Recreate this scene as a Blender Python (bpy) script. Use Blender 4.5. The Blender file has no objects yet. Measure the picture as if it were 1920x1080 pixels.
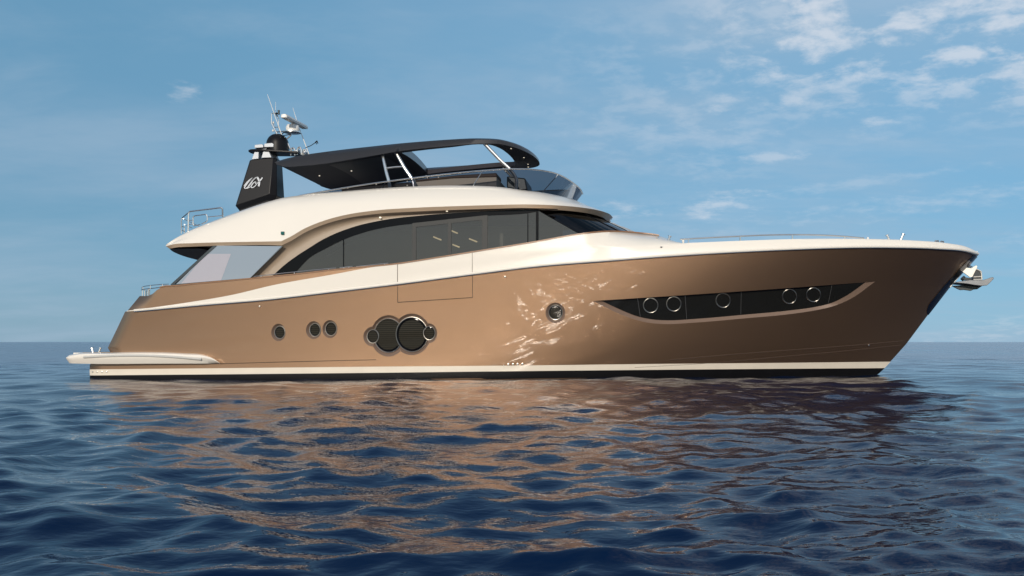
import bpy, bmesh, math
import numpy as np
from mathutils import Vector, Matrix

scene = bpy.context.scene
C = scene.collection
R = math.radians

# ------------------------------------------------------------------ camera, sky, sun, exposure
FPX, CX, HY, EYE = 1800.0, 1200.0, 641.0, 1.05     # focal length / principal point of the photo (1920 wide), eye height
cam_d = bpy.data.cameras.new("camera")
cam_d.sensor_width = 36.0
cam_d.lens = FPX / 1920 * 36.0
cam_d.shift_x = (960 - CX) / 1920
cam_d.shift_y = (HY - 540) / 1920
cam_d.clip_start = 0.05
cam_d.clip_end = 20000
cam = bpy.data.objects.new("camera", cam_d)
cam.location = (0, 0, EYE)
cam.rotation_euler = (R(90), 0, 0)
C.objects.link(cam)
scene.camera = cam

SUN_EL, SUN_AZ = R(17), R(3.5)                     # azimuth: to the left of straight behind the camera
sun_dir = Vector((-math.sin(SUN_AZ) * math.cos(SUN_EL), -math.cos(SUN_AZ) * math.cos(SUN_EL), math.sin(SUN_EL)))
sun_d = bpy.data.lights.new("sun", 'SUN')
sun_d.energy = 3.3
sun_d.angle = R(0.55)
sun_d.color = (1.0, 0.90, 0.76)
sun = bpy.data.objects.new("sun", sun_d)
sun.rotation_euler = sun_dir.to_track_quat('Z', 'Y').to_euler()
sun.location = (0, -20, 30)
C.objects.link(sun)

scene.view_settings.view_transform = 'Standard'
scene.view_settings.look = 'None'
scene.view_settings.exposure = 0.0
scene.view_settings.gamma = 1.0

world = bpy.data.worlds.new("World")
scene.world = world
world.use_nodes = True
wn, wl = world.node_tree.nodes, world.node_tree.links
for n in list(wn):
    wn.remove(n)


def N(nodes, kind, **kw):
    n = nodes.new(kind)
    for k, v in kw.items():
        setattr(n, k, v)
    return n


sky = N(wn, 'ShaderNodeTexSky', sky_type='NISHITA', sun_disc=False)
sky.sun_elevation = SUN_EL
sky.sun_rotation = math.pi + SUN_AZ
sky.altitude = 0
sky.air_density = 1.0
sky.dust_density = 0.1
sky.ozone_density = 2.5
SKY_STRENGTH = 0.108
tc = N(wn, 'ShaderNodeTexCoord')
sep = N(wn, 'ShaderNodeSeparateXYZ')
wl.new(tc.outputs['Generated'], sep.inputs[0])


def wmath(op, a, b=None, clamp=False):
    m = N(wn, 'ShaderNodeMath', operation=op, use_clamp=clamp)
    for i, x in enumerate((a, b)):
        if x is None:
            continue
        if isinstance(x, (int, float)):
            m.inputs[i].default_value = x
        else:
            wl.new(x, m.inputs[i])
    return m.outputs[0]


# cloud layer seen in perspective: direction projected onto a flat ceiling
zz = wmath('ADD', wmath('MAXIMUM', sep.outputs['Z'], 0.0), 0.16)
cu = wmath('DIVIDE', sep.outputs['X'], zz)
cv = wmath('DIVIDE', sep.outputs['Y'], zz)
comb = N(wn, 'ShaderNodeCombineXYZ')
wl.new(cu, comb.inputs[0]); wl.new(cv, comb.inputs[1])


def wnoise(scale, detail, rough, sx=1, sy=1, off=(0, 0, 0), rot=0.0, dist=0.0):
    mp = N(wn, 'ShaderNodeMapping')
    mp.inputs['Scale'].default_value = (sx, sy, 1)
    mp.inputs['Location'].default_value = off
    mp.inputs['Rotation'].default_value = (0, 0, rot)
    wl.new(comb.outputs[0], mp.inputs[0])
    nz = N(wn, 'ShaderNodeTexNoise')
    nz.inputs['Scale'].default_value = scale
    nz.inputs['Detail'].default_value = detail
    nz.inputs['Roughness'].default_value = rough
    nz.inputs['Distortion'].default_value = dist
    wl.new(mp.outputs[0], nz.inputs['Vector'])
    return nz.outputs[0]


def wramp(x, a, b):
    mr = N(wn, 'ShaderNodeMapRange', interpolation_type='SMOOTHSTEP')
    mr.inputs['From Min'].default_value = a
    mr.inputs['From Max'].default_value = b
    wl.new(x, mr.inputs['Value'])
    return mr.outputs[0]


def wmix(fac, a, b):
    m = N(wn, 'ShaderNodeMix', data_type='RGBA')
    if isinstance(fac, (int, float)):
        m.inputs['Factor'].default_value = fac
    else:
        wl.new(fac, m.inputs['Factor'])
    for s, x in ((m.inputs[6], a), (m.inputs[7], b)):
        if isinstance(x, tuple):
            s.default_value = x
        else:
            wl.new(x, s)
    return m.outputs[2]


veil = wramp(wnoise(0.55, 6, 0.58, 1.0, 1.3, (3.1, 0.4, 0)), 0.34, 0.70)
veil2 = wramp(wnoise(1.7, 6, 0.6, 0.7, 1.3, (1.1, 4.4, 0), 0.3, 0.3), 0.40, 0.72)
tuft = wnoise(8.0, 8, 0.60, 1.0, 1.0, (1.7, 2.2, 0), 0.5, 0.15)
patch = wnoise(0.75, 3, 0.5, 1.0, 1.0, (0.9, 5.2, 0))
front = wmath('MAXIMUM', sep.outputs['Y'], 0.05)
du = wmath('DIVIDE', sep.outputs['X'], front)          # bearing and height of the sky ahead
dv = wmath('DIVIDE', sep.outputs['Z'], front)
bank = wmath('MULTIPLY', wramp(du, -0.02, 0.18), wramp(dv, 0.19, 0.31))      # the bank of small clouds high on the right
bank = wmath('MAXIMUM', bank, wmath('MULTIPLY', wmath('MULTIPLY', wramp(patch, 0.44, 0.62), wramp(du, -0.25, 0.1)), 0.35))
thr = wmath('MULTIPLY', wramp(tuft, 0.42, 0.66), bank)
# single puffs: bearing, height, half-widths
for u0, v0, wu, wv, st in ((0.082, 0.142, 0.050, 0.013, 0.75), (-0.012, 0.137, 0.026, 0.012, 0.6), (0.245, 0.227, 0.026, 0.008, 0.7), (0.14, 0.193, 0.032, 0.011, 0.55), (-0.474, 0.261, 0.020, 0.011, 0.7),
                           (0.085, 0.252, 0.018, 0.012, 0.7), (0.16, 0.255, 0.018, 0.014, 0.7), (0.14, 0.34, 0.05, 0.03, 0.5), (0.10, 0.215, 0.04, 0.012, 0.35), (0.30, 0.145, 0.16, 0.012, 0.35), (0.22, 0.165, 0.14, 0.007, 0.3)):
    a_ = wmath('DIVIDE', wmath('SUBTRACT', du, u0), wu)
    b_ = wmath('DIVIDE', wmath('SUBTRACT', dv, wmath('ADD', v0, wmath('MULTIPLY', wmath('SUBTRACT', du, u0), 0.12))), wv)
    r_ = wmath('SQRT', wmath('ADD', wmath('MULTIPLY', a_, a_), wmath('MULTIPLY', b_, b_)))
    core = wramp(wmath('ADD', r_, wmath('MULTIPLY', wmath('SUBTRACT', 0.5, wnoise(9.0, 7, 0.62, 1, 1, (u0 * 40, v0 * 30, 0))), 5.0)), 1.15, -0.55)
    thr = wmath('MAXIMUM', thr, wmath('MULTIPLY', core, st))
streak = wmath('MULTIPLY', wramp(wnoise(1.5, 6, 0.6, 0.45, 1.6, (7.7, 1.0, 0), -0.35, 0.4), 0.52, 0.82), wramp(sep.outputs['X'], -0.35, 0.15))
toward = wramp(sep.outputs['Y'], -0.6, 0.35)
low = wramp(sep.outputs['Z'], 0.48, 0.28)              # the haze veil thins out overhead
base = wmix(wmath('ADD', wmath('MULTIPLY', wmath('MULTIPLY', toward, 0.74), wmath('ADD', wmath('MULTIPLY', low, 0.8), 0.2)), 0.12), sky.outputs[0], wmix(wramp(du, -0.65, 0.40), (1.22, 2.95, 4.55, 1), (1.70, 3.95, 6.1, 1)))
base = wmix(wmath('MULTIPLY', wmath('MULTIPLY', veil, 0.42), low), base, (3.3, 4.5, 5.8, 1))
base = wmix(wmath('MULTIPLY', wmath('MULTIPLY', veil2, 0.30), low), base, (3.6, 4.7, 5.9, 1))
base = wmix(wmath('MULTIPLY', streak, 0.28), base, (5.6, 6.2, 7.2, 1))
base = wmix(wmath('MULTIPLY', thr, 0.58), base, (7.4, 7.5, 7.9, 1))
bg = N(wn, 'ShaderNodeBackground')
bg.inputs['Strength'].default_value = SKY_STRENGTH
wl.new(base, bg.inputs['Color'])
wo = N(wn, 'ShaderNodeOutputWorld')
wl.new(bg.outputs[0], wo.inputs['Surface'])

# ------------------------------------------------------------------ materials


def new_mat(name):
    m = bpy.data.materials.new(name)
    m.use_nodes = True
    nt = m.node_tree
    return m, nt, nt.nodes['Principled BSDF']


def pmat(name, col, rough=0.4, metal=0.0, coat=0.0, coat_rough=0.03, spec=0.5, mottle=0.0, mscale=2.0, rvar=0.0, ior=None):
    m, nt, p = new_mat(name)
    p.inputs['Base Color'].default_value = (*col, 1)
    p.inputs['Roughness'].default_value = rough
    p.inputs['Metallic'].default_value = metal
    p.inputs['Coat Weight'].default_value = coat
    p.inputs['Coat Roughness'].default_value = coat_rough
    p.inputs['Specular IOR Level'].default_value = spec
    if ior:
        p.inputs['IOR'].default_value = ior
    if mottle or rvar:
        t = N(nt.nodes, 'ShaderNodeTexCoord')
        nz = N(nt.nodes, 'ShaderNodeTexNoise')
        nz.inputs['Scale'].default_value = mscale
        nz.inputs['Detail'].default_value = 6
        nz.inputs['Roughness'].default_value = 0.6
        nt.links.new(t.outputs['Object'], nz.inputs['Vector'])
        if mottle:
            mx = N(nt.nodes, 'ShaderNodeMix', data_type='RGBA')
            mx.inputs[6].default_value = (*[c * (1 - mottle) for c in col], 1)
            mx.inputs[7].default_value = (*[min(1, c * (1 + mottle)) for c in col], 1)
            nt.links.new(nz.outputs[0], mx.inputs['Factor'])
            nt.links.new(mx.outputs[2], p.inputs['Base Color'])
        if rvar:
            mr = N(nt.nodes, 'ShaderNodeMapRange')
            mr.inputs['To Min'].default_value = max(0.01, rough - rvar)
            mr.inputs['To Max'].default_value = rough + rvar
            nt.links.new(nz.outputs[0], mr.inputs['Value'])
            nt.links.new(mr.outputs[0], p.inputs['Roughness'])
    return m


def glass_mat(name, tint, gloss_rough=0.02, ior=1.5):
    """thin pane: tinted straight-through light plus a fresnel reflection"""
    m = bpy.data.materials.new(name)
    m.use_nodes = True
    nt = m.node_tree
    for n in list(nt.nodes):
        nt.nodes.remove(n)
    tr = N(nt.nodes, 'ShaderNodeBsdfTransparent')
    tr.inputs[0].default_value = (*tint, 1)
    gl = N(nt.nodes, 'ShaderNodeBsdfGlossy')
    gl.inputs['Roughness'].default_value = gloss_rough
    fr = N(nt.nodes, 'ShaderNodeFresnel')
    fr.inputs[0].default_value = ior
    mx = N(nt.nodes, 'ShaderNodeMixShader')
    out = N(nt.nodes, 'ShaderNodeOutputMaterial')
    nt.links.new(fr.outputs[0], mx.inputs[0])
    nt.links.new(tr.outputs[0], mx.inputs[1])
    nt.links.new(gl.outputs[0], mx.inputs[2])
    nt.links.new(mx.outputs[0], out.inputs[0])
    return m


def sheen_glass(name, tint, gloss_rough, ior, grey_sheen, share):
    """pane with sky reflection put into its colour: a diffuse grey mixed over the tint"""
    m = glass_mat(name, tint, gloss_rough, ior)
    nt = m.node_tree
    mx = next(n for n in nt.nodes if n.type == 'MIX_SHADER')
    tr = next(n for n in nt.nodes if n.type == 'BSDF_TRANSPARENT')
    df = N(nt.nodes, 'ShaderNodeBsdfDiffuse')
    df.inputs[0].default_value = (*grey_sheen, 1)
    m2 = N(nt.nodes, 'ShaderNodeMixShader')
    m2.inputs[0].default_value = share
    nt.links.new(tr.outputs[0], m2.inputs[1])
    nt.links.new(df.outputs[0], m2.inputs[2])
    nt.links.new(m2.outputs[0], mx.inputs[1])
    return m


def slat_mat(name, c1, c2, pitch):
    """dark pane with the drawn blind's slats showing"""
    m, nt, p = new_mat(name)
    t = N(nt.nodes, 'ShaderNodeTexCoord')
    w = N(nt.nodes, 'ShaderNodeTexWave', wave_type='BANDS', bands_direction='Z')
    w.inputs['Scale'].default_value = 0.314 / pitch
    w.inputs['Distortion'].default_value = 0.6
    w.inputs['Detail'].default_value = 2
    mx = N(nt.nodes, 'ShaderNodeMix', data_type='RGBA')
    mx.inputs[6].default_value = (*c1, 1)
    mx.inputs[7].default_value = (*c2, 1)
    nt.links.new(t.outputs['Object'], w.inputs['Vector'])
    nt.links.new(w.outputs['Fac'], mx.inputs['Factor'])
    nt.links.new(mx.outputs[2], p.inputs['Base Color'])
    p.inputs['Roughness'].default_value = 0.04
    p.inputs['Specular IOR Level'].default_value = 0.35
    return m


def emit_mat(name, col, s):
    m, nt, p = new_mat(name)
    p.inputs['Base Color'].default_value = (*col, 1)
    p.inputs['Emission Color'].default_value = (*col, 1)
    p.inputs['Emission Strength'].default_value = s
    return m


M_BRONZE = pmat('bronze_metallic_paint', (0.345, 0.214, 0.130), 0.42, 0.93, 1.0, 0.010, mottle=0.05, mscale=0.7)
M_BRONZE.node_tree.nodes['Principled BSDF'].inputs['Coat IOR'].default_value = 1.46 
_nt = M_BRONZE.node_tree                               # the long, faint unevenness of sprayed and polished topsides
_tc = N(_nt.nodes, 'ShaderNodeTexCoord')
_nz = N(_nt.nodes, 'ShaderNodeTexNoise')
_nz.inputs['Scale'].default_value = 2.2
_nz.inputs['Detail'].default_value = 3
_nt.links.new(_tc.outputs['Object'], _nz.inputs['Vector'])
_bp = N(_nt.nodes, 'ShaderNodeBump')
_bp.inputs['Distance'].default_value = 0.0007
_nt.links.new(_nz.outputs[0], _bp.inputs['Height'])
_nt.links.new(_bp.outputs[0], _nt.nodes['Principled BSDF'].inputs['Normal'])
M_WHITE = pmat('cream_white_gelcoat', (0.77, 0.72, 0.645), 0.22, 0, 0.5, 0.04, mottle=0.015, mscale=0.6)
M_ARCH = pmat('arch_tan', (0.32, 0.25, 0.185), 0.4, 0.0, 0.3, 0.08, mottle=0.03)  # duller tan for the window arch, darker than the fascia
M_FASCIA_TAN = pmat('fascia_tan', (0.66, 0.51, 0.37), 0.35, 0.15, 0.5, 0.05, mottle=0.03)  # even tan for the fascia, darker than the cream white
M_ANTI = pmat('black_antifouling', (0.006, 0.006, 0.007), 0.45, spec=0.2, mottle=0.4, mscale=3)
M_STEEL = pmat('polished_steel', (0.80, 0.78, 0.74), 0.30, 1.0, rvar=0.06, mscale=9)
M_RIM = pmat('brushed_rim_steel', (0.42, 0.39, 0.35), 0.34, 1.0, rvar=0.06, mscale=12)
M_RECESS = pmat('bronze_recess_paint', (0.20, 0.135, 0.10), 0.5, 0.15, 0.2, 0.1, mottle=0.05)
M_MIRROR = pmat('stem_plate_steel', (0.22, 0.22, 0.24), 0.22, 1.0, rvar=0.03)
M_BLACK = pmat('satin_black_paint', (0.008, 0.008, 0.010), 0.42, 0, 0, spec=0.2, rvar=0.05)
M_TOP = pmat('charcoal_composite', (0.028, 0.026, 0.026), 0.38, 0.0, 0.3, 0.12, rvar=0.05)
M_UNDER = pmat('dark_fabric_lining', (0.020, 0.019, 0.026), 0.7, spec=0.25, mottle=0.2, mscale=5)
M_UNDER2 = pmat('dark_brown_lining', (0.022, 0.016, 0.015), 0.6, mottle=0.2, mscale=5)
M_DARKGLASS = pmat('hull_window_glass', (0.010, 0.010, 0.009), 0.03, 0, spec=0.6)
M_PORT = slat_mat('porthole_glass', (0.012, 0.011, 0.008), (0.042, 0.037, 0.027), 0.055)
M_STRIPE = pmat('boot_stripe_paint', (0.70, 0.63, 0.53), 0.3, 0, 0.4, 0.06, mottle=0.10, mscale=1.7)
M_LAVENDER = pmat('frosted_panel', (0.37, 0.36, 0.41), 0.25, 0, 0.5, 0.05, mottle=0.03, mscale=8)
M_FRIT = pmat('black_glass_border', (0.005, 0.005, 0.006), 0.12, 0, spec=0.12)
M_DOORFR = pmat('dark_grey_door_frame', (0.030, 0.032, 0.033), 0.55, 0.0, spec=0.3)
M_TINT = sheen_glass('tinted_saloon_glass', (0.50, 0.50, 0.49), 0.01, 1.6, (0.12, 0.12, 0.112), 0.40)  # its diffuse grey stands in for the sky mirrored in the panes
M_SMOKE = glass_mat('smoked_screen_glass', (0.22, 0.23, 0.26), 0.01, 1.22)
M_SHIELD = glass_mat('windscreen_glass', (0.12, 0.12, 0.13), 0.01, 1.6)
M_FROST = pmat('pale_wing_glass', (0.25, 0.30, 0.36), 0.12, 0, 0.6, 0.02, mottle=0.02, mscale=30)
M_WINGFR = pmat('dark_wing_frame', (0.045, 0.055, 0.062), 0.3, 0.4)
M_WOOD = pmat('varnished_teak', (0.24, 0.115, 0.05), 0.3, 0, 0.5, 0.08, mottle=0.3, mscale=14)
M_SOFFIT = pmat('grey_soffit_panel', (0.07, 0.058, 0.048), 0.5, 0, 0, spec=0.3, mottle=0.15)
M_BEIGE = pmat('beige_seat_shell', (0.66, 0.56, 0.44), 0.6, mottle=0.05)
M_LEATHER = pmat('brown_upholstery', (0.085, 0.045, 0.03), 0.6, mottle=0.2, mscale=20)
M_GREY = pmat('grey_cast_metal', (0.25, 0.25, 0.255), 0.38, 0.85, rvar=0.08, mscale=12)
M_DGREY = pmat('dark_grey_metal', (0.05, 0.055, 0.055), 0.4, 0.5)
M_CREAMMETAL = pmat('brushed_steel_plate', (0.80, 0.75, 0.66), 0.38, 0.6, rvar=0.06, mscale=14)
M_PLASTIC = pmat('white_radome_plastic', (0.72, 0.70, 0.66), 0.4, mottle=0.03)
M_SILVER = pmat('silver_paint', (0.42, 0.44, 0.47), 0.45, 0.3)
M_GAP_AND_SHADE = pmat('panel_gap_and_rail_shade', (0.06, 0.038, 0.025), 0.6)  # joint tone for the gaps; on the spray rails it is painted shade
M_INWALL = pmat('saloon_wall', (0.40, 0.38, 0.34), 0.7, mottle=0.1, mscale=1.5)
M_INFLOOR = pmat('saloon_floor', (0.22, 0.15, 0.09), 0.4, mottle=0.2, mscale=6)
M_LAMP = emit_mat('warm_lamp', (1.0, 0.80, 0.45), 1.0)
M_SPOT = emit_mat('downlight', (1.0, 0.88, 0.68), 0.9)
M_GREENLENS = pmat('green_lens', (0.01, 0.10, 0.09), 0.1)
M_SEAM = pmat('glass_joint', (0.16, 0.16, 0.165), 0.4, 0.6)
M_FLOORDECK = pmat('teak_deck', (0.30, 0.20, 0.11), 0.6, mottle=0.2, mscale=9)
M_FENDER = pmat('grey_fender_rubber', (0.50, 0.49, 0.46), 0.45)

# ------------------------------------------------------------------ geometry helpers (a geometry is (vertices, faces))
YC = 30.15                                         # the yacht's centreline
ROOT = (-2.7, YC, 0.0)


def P(px, py, Y):
    """survey point: the place at distance Y that the photo shows at px, py"""
    return ((px - CX) * Y / FPX, Y, EYE - (py - HY) * Y / FPX)


def Pb(px, py, b):
    return P(px, py, YC - b)


def XB(X, b, Z):
    return (X, YC - b, Z)


def join(*gs):
    V, F = [], []
    for v, f in gs:
        o = len(V)
        V += [tuple(map(float, q)) for q in v]
        F += [tuple(i + o for i in q) for q in f]
    return V, F


def mir(g):
    return [(x, 2 * YC - y, z) for x, y, z in g[0]], [tuple(reversed(f)) for f in g[1]]


class Pair(tuple):
    """a geometry and its mirror image across the centreline"""


def both(g):
    p = Pair(join(g, mir(g)))
    p.half = join(g)
    return p


def loft(rows, close_u=False, close_v=False, flip=False):
    n, m = len(rows), len(rows[0])
    V = [p for r in rows for p in r]
    F = []
    for i in range(n if close_v else n - 1):
        for j in range(m if close_u else m - 1):
            a, b = i * m + j, i * m + (j + 1) % m
            c, d = ((i + 1) % n) * m + (j + 1) % m, ((i + 1) % n) * m + j
            F.append((a, d, c, b) if flip else (a, b, c, d))
    return V, F


def catmull(pts, sub=6):
    pts = [np.array(p, float) for p in pts]
    out = []
    n = len(pts)
    for i in range(n - 1):
        p0 = pts[i - 1] if i else 2 * pts[0] - pts[1]
        p3 = pts[i + 2] if i + 2 < n else 2 * pts[-1] - pts[-2]
        p1, p2 = pts[i], pts[i + 1]
        # centripetal-ish tangents keep uneven keys from overshooting
        d0, d1, d2 = (max(1e-6, np.linalg.norm(q)) for q in (p1 - p0, p2 - p1, p3 - p2))
        m1 = ((p1 - p0) / d0 * d1 + (p2 - p1) / d1 * d0) / (d0 + d1) * d1
        m2 = ((p2 - p1) / d1 * d2 + (p3 - p2) / d2 * d1) / (d1 + d2) * d1
        for k in range(sub):
            t = k / sub
            out.append((2 * t**3 - 3 * t**2 + 1) * p1 + (t**3 - 2 * t**2 + t) * m1 + (-2 * t**3 + 3 * t**2) * p2 + (t**3 - t**2) * m2)
    out.append(pts[-1])
    return [tuple(p) for p in out]


def curve(pts):
    """smooth y(x) through photo points (monotone slopes)"""
    xs = np.array([p[0] for p in pts], float)
    ys = np.array([p[1] for p in pts], float)
    d = np.diff(ys) / np.diff(xs)
    m = np.zeros(len(xs))
    m[0], m[-1] = d[0], d[-1]
    for i in range(1, len(xs) - 1):
        h0, h1 = xs[i] - xs[i - 1], xs[i + 1] - xs[i]
        m[i] = (d[i - 1] * h1 + d[i] * h0) / (h0 + h1)

    def f(x):
        x = min(max(x, xs[0]), xs[-1])
        i = min(int(np.searchsorted(xs, x, 'right')) - 1, len(xs) - 2)
        h = xs[i + 1] - xs[i]
        t = (x - xs[i]) / h
        return float((2 * t**3 - 3 * t**2 + 1) * ys[i] + (t**3 - 2 * t**2 + t) * h * m[i] + (-2 * t**3 + 3 * t**2) * ys[i + 1] + (t**3 - t**2) * h * m[i + 1])
    return f


def tube(pts, r, n=8, closed=False, r2=None):
    pts = [Vector(p) for p in pts]
    m = len(pts)
    rings = []
    up = Vector((0, 0, 1))
    nrm = None
    for i in range(m):
        if closed:
            t = (pts[(i + 1) % m] - pts[i - 1])
        else:
            t = pts[min(i + 1, m - 1)] - pts[max(i - 1, 0)]
        t = t.normalized() if t.length > 1e-9 else Vector((1, 0, 0))
        if nrm is None:
            nrm = up.cross(t)
            if nrm.length < 1e-3:
                nrm = Vector((1, 0, 0)).cross(t)
        nrm = (nrm - t * nrm.dot(t))
        nrm.normalize()
        bn = t.cross(nrm)
        rr = r if r2 is None else r + (r2 - r) * i / (m - 1)
        rings.append([tuple(pts[i] + (nrm * math.cos(a) + bn * math.sin(a)) * rr) for a in [2 * math.pi * k / n for k in range(n)]])
    V, F = loft(rings, close_u=True, close_v=closed)
    if not closed:
        F.append(tuple(reversed(range(n))))
        F.append(tuple(range((m - 1) * n, m * n)))
    return V, F


def extrude(poly, off, bevel=None):
    """closed slab: polygon (3-D points) pushed by a vector"""
    n = len(poly)
    off = np.array(off, float)
    V = [tuple(p) for p in poly] + [tuple(np.array(p) + off) for p in poly]
    F = [tuple(range(n)), tuple(reversed(range(n, 2 * n)))]
    for i in range(n):
        j = (i + 1) % n
        F.append((j, i, n + i, n + j))
    return V, F


def prism(poly_px, b0, b1):
    """photo polygon standing at half-breadth b0, running in depth to b1"""
    return extrude([Pb(x, y, b0) for x, y in poly_px], (0, b0 - b1, 0))


def box(x0, x1, y0, y1, z0, z1):
    return extrude([(x0, y0, z0), (x1, y0, z0), (x1, y0, z1), (x0, y0, z1)], (0, y1 - y0, 0))


def lathe(c, prof, n=24):
    rings = [[(c[0] + r * math.cos(a), c[1] + r * math.sin(a), c[2] + z) for a in [2 * math.pi * k / n for k in range(n)]] for r, z in prof]
    V, F = loft(rings, close_u=True)
    F.append(tuple(reversed(range(n))))
    F.append(tuple(range((len(prof) - 1) * n, len(prof) * n)))
    return V, F


def strip(cols):
    """list of point columns (same length) -> surface"""
    return loft(cols)


def mesh(name, g, m, parent=None, smooth=35, bevel=0.0, fix=True):
    if isinstance(g, Pair) and min(abs(v[1] - YC) for v in g.half[0]) > 0.02:
        o = mesh(name, g.half, m, parent, smooth, bevel, fix)       # starboard and port pieces are parts of their own
        mesh(name, mir(g.half), m, parent, smooth, bevel, fix)
        return o
    V, F = g
    if parent is not None:
        V = [(x - ROOT[0], y - ROOT[1], z - ROOT[2]) for x, y, z in V]
    me = bpy.data.meshes.new(name)
    me.from_pydata(V, [], F)
    bm = bmesh.new()
    bm.from_mesh(me)
    bmesh.ops.remove_doubles(bm, verts=bm.verts, dist=2e-4)
    if fix:
        bmesh.ops.recalc_face_normals(bm, faces=bm.faces)
    bm.to_mesh(me)
    bm.free()
    for p in me.polygons:
        p.use_smooth = smooth is not None
    if smooth is not None:
        me.set_sharp_from_angle(angle=R(smooth))
    for mm in (m if isinstance(m, (list, tuple)) else (m,)):
        me.materials.append(mm)
    o = bpy.data.objects.new(name, me)
    C.objects.link(o)
    if parent is not None:
        o.parent = parent
    if bevel:
        b = o.modifiers.new('bevel', 'BEVEL')
        b.width = bevel
        b.segments = 2
        b.limit_method = 'ANGLE'
    return o


# ------------------------------------------------------------------ the sea
def build_sea():
    rng = np.random.default_rng(11)
    aa = []
    a = -180.0
    while a < 180.0:
        aa.append(a)
        c = abs(a + 5)                      # degrees from the middle of the view
        a += 0.075 if c < 33 else (0.16 if c < 45 else (0.8 if c < 90 else 1.5))
    ang = np.radians(np.array(aa))
    rr = [1.2]
    while rr[-1] < 9000:
        r = rr[-1]
        rr.append(r * (1 + (0.0085 if r < 60 else (0.02 if r < 400 else 0.06))))
    rad = np.array(rr)
    A, D = np.meshgrid(ang, rad)            # rows: distance
    X, Y = D * np.sin(A), D * np.cos(A)
    Zs = np.zeros_like(X)
    DX, DY = np.zeros_like(X), np.zeros_like(X)
    coarse = np.where(np.abs(np.degrees(A) + 5) < 45, 1.0, 6.0)
    spacing = D * np.where(D < 60, 0.0095, np.where(D < 400, 0.02, 0.06)) * np.where(coarse > 1, 1.6, 1.0)
    lam = np.concatenate([np.geomspace(0.16, 8.0, 96), [14.0, 19.0, 26.0]])
    wind = R(62)                            # direction the chop runs
    for L in lam:
        spread = R(34) if L > 1.5 else R(55)
        th = wind + rng.normal(0, 1) * spread
        k = 2 * math.pi / L
        amp = 0.0074 * L ** 0.80 if L < 0.9 else 0.0065 * (L / 0.9) ** 0.28
        amp *= rng.uniform(0.6, 1.35)
        ph = rng.uniform(0, 2 * math.pi)
        kx, ky = k * math.cos(th), k * math.sin(th)
        fade = np.clip((L / spacing - 2.2) / 2.5, 0, 1)
        # groups: every train swells and dies down in patches
        gx, gy = rng.uniform(-1, 1, 2) * 0.5 / max(L, 0.8)
        grp = 0.62 + 0.38 * np.sin(gx * X + gy * Y + rng.uniform(0, 6.28))
        w = amp * fade * grp
        p = kx * X + ky * Y + ph
        s, c = np.sin(p), np.cos(p)
        Zs += w * c
        q = 0.75
        DX -= q * w * math.cos(th) * s
        DY -= q * w * math.sin(th) * s
    X2, Y2 = X + DX, Y + DY
    n, m = X.shape
    V = np.stack([X2, Y2, Zs], -1).reshape(-1, 3)
    V = np.vstack([V, [[0, 0, 0]]])
    i, j = np.meshgrid(np.arange(n - 1), np.arange(m), indexing='ij')
    j2 = (j + 1) % m
    Q = np.stack([i * m + j, i * m + j2, (i + 1) * m + j2, (i + 1) * m + j], -1).reshape(-1, 4)
    me = bpy.data.meshes.new('sea')
    nv = len(V)
    tri = np.array([(nv - 1, (t + 1) % m, t) for t in range(m)])
    me.vertices.add(nv)
    me.vertices.foreach_set('co', V.astype(np.float32).ravel())
    nl = Q.size + tri.size
    me.loops.add(nl)
    me.loops.foreach_set('vertex_index', np.concatenate([Q.ravel(), tri.ravel()]).astype(np.int32))
    me.polygons.add(len(Q) + len(tri))
    starts = np.concatenate([np.arange(len(Q)) * 4, len(Q) * 4 + np.arange(len(tri)) * 3])
    me.polygons.foreach_set('loop_start', starts.astype(np.int32))
    me.polygons.foreach_set('use_smooth', np.ones(len(Q) + len(tri), dtype=bool))
    me.update(calc_edges=True)
    me.validate()
    o = bpy.data.objects.new('sea', me)
    C.objects.link(o)
    o['kind'] = 'structure'
    o['label'] = 'dark navy open sea with short choppy ripples'
    mt, nt, p = new_mat('sea_water')
    p.inputs['Base Color'].default_value = (0.0020, 0.010, 0.032, 1)
    p.inputs['Roughness'].default_value = 0.02
    p.inputs['IOR'].default_value = 1.333
    p.inputs['Specular IOR Level'].default_value = 0.5
    t = N(nt.nodes, 'ShaderNodeTexCoord')
    hs = []
    for sc, det, sx, sy, rot in ((4.2, 3.0, 1.0, 1.7, 0.5), (13.0, 3.0, 1.0, 1.6, -0.4)):
        mp = N(nt.nodes, 'ShaderNodeMapping')
        mp.inputs['Scale'].default_value = (sx, sy, 1)
        mp.inputs['Rotation'].default_value = (0, 0, rot)
        nt.links.new(t.outputs['Object'], mp.inputs[0])
        nz = N(nt.nodes, 'ShaderNodeTexNoise')
        nz.inputs['Scale'].default_value = sc
        nz.inputs['Detail'].default_value = det
        nz.inputs['Roughness'].default_value = 0.5
        nt.links.new(mp.outputs[0], nz.inputs['Vector'])
        hs.append(nz.outputs[0])
    b1 = N(nt.nodes, 'ShaderNodeBump'); b1.inputs['Strength'].default_value = 1.0; b1.inputs['Distance'].default_value = 0.010
    b2 = N(nt.nodes, 'ShaderNodeBump'); b2.inputs['Strength'].default_value = 1.0; b2.inputs['Distance'].default_value = 0.0011
    nt.links.new(hs[0], b1.inputs['Height']); nt.links.new(hs[1], b2.inputs['Height'])
    nt.links.new(b1.outputs[0], b2.inputs['Normal'])
    # ripples too fine for the mesh far out are carried by a third bump, as strong as the mesh is coarse there
    at = me.attributes.new('coarse', 'FLOAT', 'POINT')
    fadev = 1 - 0.30 * np.clip((0.5 / spacing - 2.0) / 2.0, 0, 1) - 0.70 * np.clip((1.6 / spacing - 2.2) / 4.5, 0, 1)
    at.data.foreach_set('value', np.append(fadev.ravel(), 0).astype(np.float32))
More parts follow.
